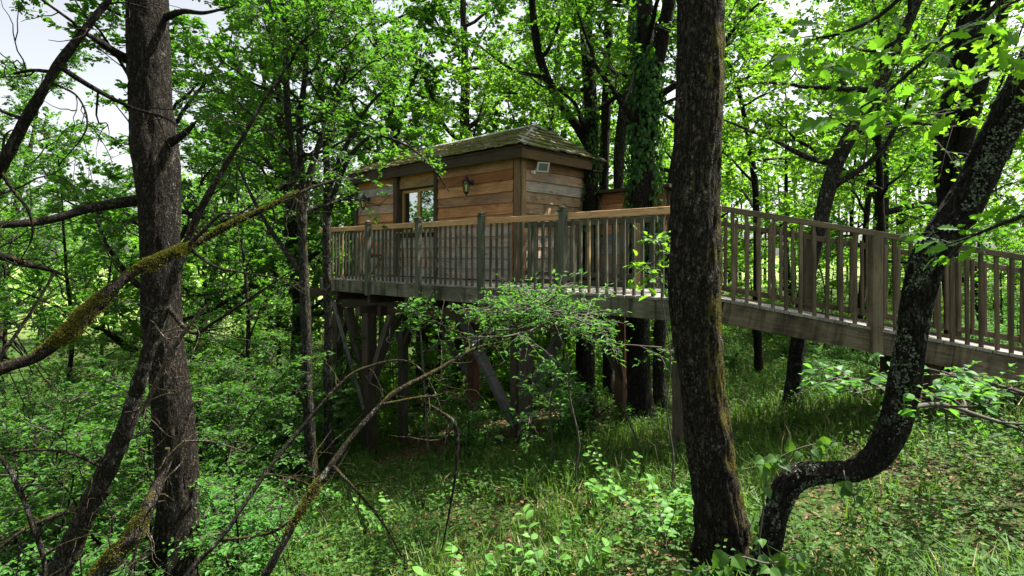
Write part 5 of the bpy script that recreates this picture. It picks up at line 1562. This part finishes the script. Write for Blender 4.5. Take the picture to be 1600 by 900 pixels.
def build_grass():
    rng = np.random.default_rng(700)
    mb = MB()
    n = 200000
    x, y = scatter(rng, n, 1.2, 26, 1.7)
    q = np.stack([x * .5, y * .5, np.zeros(n)], -1)
    k = fbm(q + 3.3, 3)
    tuft = vnoise(np.stack([x * 3.0, y * 3.0, np.full(n, 5.0)], -1)) * .6 + .4 * vnoise(np.stack([x * 9, y * 9, np.full(n, 2.0)], -1))
    keep = (k + .35 * tuft + np.where((x > 1.5) & (y < 6), .07, 0) > .62) & ~((np.abs(x - (y - 9.5) * -.3 + 0.2) < 2.2) & (y > 8.6) & (y < 12.5) & (k < .58))
    x, y, k, tuft = x[keep], y[keep], k[keep], tuft[keep]
    n = len(x)
    z = gz(x, y)
    h = (.10 + .24 * rng.random(n) ** 1.6) * (.6 + .7 * tuft) * (1 + y * .015)
    a = rng.random(n) * 6.283
    lean = rng.uniform(.15, .9, n)
    w = rng.uniform(.0022, .0055, n) * (1 + y * .07)
    d = np.stack([np.cos(a), np.sin(a), np.zeros(n)], -1)
    s = np.stack([-np.sin(a), np.cos(a), np.zeros(n)], -1)
    b = np.stack([x, y, z - .01], -1)
    m = b + d * (h * lean * .3)[:, None] + np.array([0, 0, 1.0]) * (h * .6)[:, None]
    t = b + d * (h * lean)[:, None] + np.array([0, 0, 1.0]) * (h * (1 - .35 * lean))[:, None]
    V = np.stack([b - s * w[:, None], b + s * w[:, None], m + s * w[:, None] * .8, m - s * w[:, None] * .8, t], 1)
    i = np.arange(n)[:, None] * 5
    mb.add(V, i + np.array([[0, 1, 2, 3]]), 0)
    dry = rng.random(n) < .05
    mb.f[-1] = ((i + np.array([[0, 1, 2, 3]]))[~dry], 0, False)
    mb.f.append(((i + np.array([[0, 1, 2, 3]]))[dry], 1, False))
    mb.f.append(((i + np.array([[3, 2, 4]]))[~dry], 0, False))
    mb.f.append(((i + np.array([[3, 2, 4]]))[dry], 1, False))
    o = link("grass", mb.mesh("grass", [M_GRASS, M_STRAW]))
    tag(o, "long thin grass growing over the forest floor", "grass", kind="stuff")
build_grass()

def build_herbs():
    rng = np.random.default_rng(701)
    mb = MB()
    n = 60000
    x, y = scatter(rng, n, 1.2, 24, 1.6)
    k = fbm(np.stack([x * .6 + 9, y * .6, np.zeros(n)], -1), 3)
    keep = (k + .25 * (rng.random(n) - .5) > .44) & ~((np.abs(x + (y - 9.5) * .3 + 0.2) < 2.2) & (y > 8.6) & (y < 12.5))
    x, y = x[keep], y[keep]
    n = len(x)
    hh = rng.uniform(.05, .3, n) * (1 + y * .01)
    c = np.stack([x, y, gz(x, y) + hh], -1)
    sticks(mb, np.stack([x + rng.normal(0, .06, n), y + rng.normal(0, .06, n), c[:, 2] - hh - .01], -1), c, .0014, .0008, 1)
    K = 6
    a = rng.random((n, K)) * 6.283
    d = np.stack([np.cos(a), np.sin(a), rng.normal(.1, .25, (n, K))], -1)
    pos = c[:, None] + d * .01 - np.array([0, 0, 1.0]) * (rng.random((n, K)) * hh[:, None] * .7)[..., None]
    sz = rng.uniform(.014, .044, (n, K)) * rng.uniform(.6, 1.35, (n, 1)) * (1 + np.abs(y)[:, None] * .045)
    leaves(mb, pos.reshape(-1, 3), d.reshape(-1, 3), norm(np.array([0, 0, 1.0]) + rng.normal(0, .35, (n * K, 3))), sz.ravel(), 'L2', 1)
    o = link("herbs", mb.mesh("herbs", [B_TWIG, M_HERB]))
    tag(o, "low broad-leaved herbs and seedlings carpeting the forest floor", "undergrowth", kind="stuff")
build_herbs()

def build_litter():
    rng = np.random.default_rng(702)
    mb = MB()
    n = 46000
    x, y = scatter(rng, n, 1.2, 18, 1.4)
    x2 = rng.normal(-.4, 1.8, 7000); y2 = rng.uniform(8.4, 12.5, 7000)
    x, y = np.r_[x, x2], np.r_[y, y2]
    n = len(x)
    pos = np.stack([x, y, gz(x, y) + rng.uniform(.004, .06, n)], -1)
    d = norm(rng.normal(0, 1, (n, 3)) * np.array([1, 1, .25]))
    leaves(mb, pos, d, norm(np.array([0, 0, 1.0]) + rng.normal(0, .4, (n, 3))), rng.uniform(.025, .06, n), 'L4', 0)
    m = 1500
    x, y = scatter(rng, m, 1.2, 14, 1.4)
    a = np.stack([x, y, gz(x, y) + .01], -1)
    th = rng.random(m) * 6.283
    L = rng.uniform(.08, .5, m)
    x2, y2 = x + np.cos(th) * L, y + np.sin(th) * L
    b = np.stack([x2, y2, gz(x2, y2) + rng.uniform(.01, .09, m)], -1)
    sticks(mb, a, b, rng.uniform(.003, .008, m), .002, 1, (a + b) / 2 + rng.normal(0, .025, a.shape))
    o = link("leaf_litter", mb.mesh("leaf_litter", [M_LITTER, B_PALE]))
    tag(o, "dry brown fallen leaves lying on the ground", "leaf litter", kind="stuff")
build_litter()
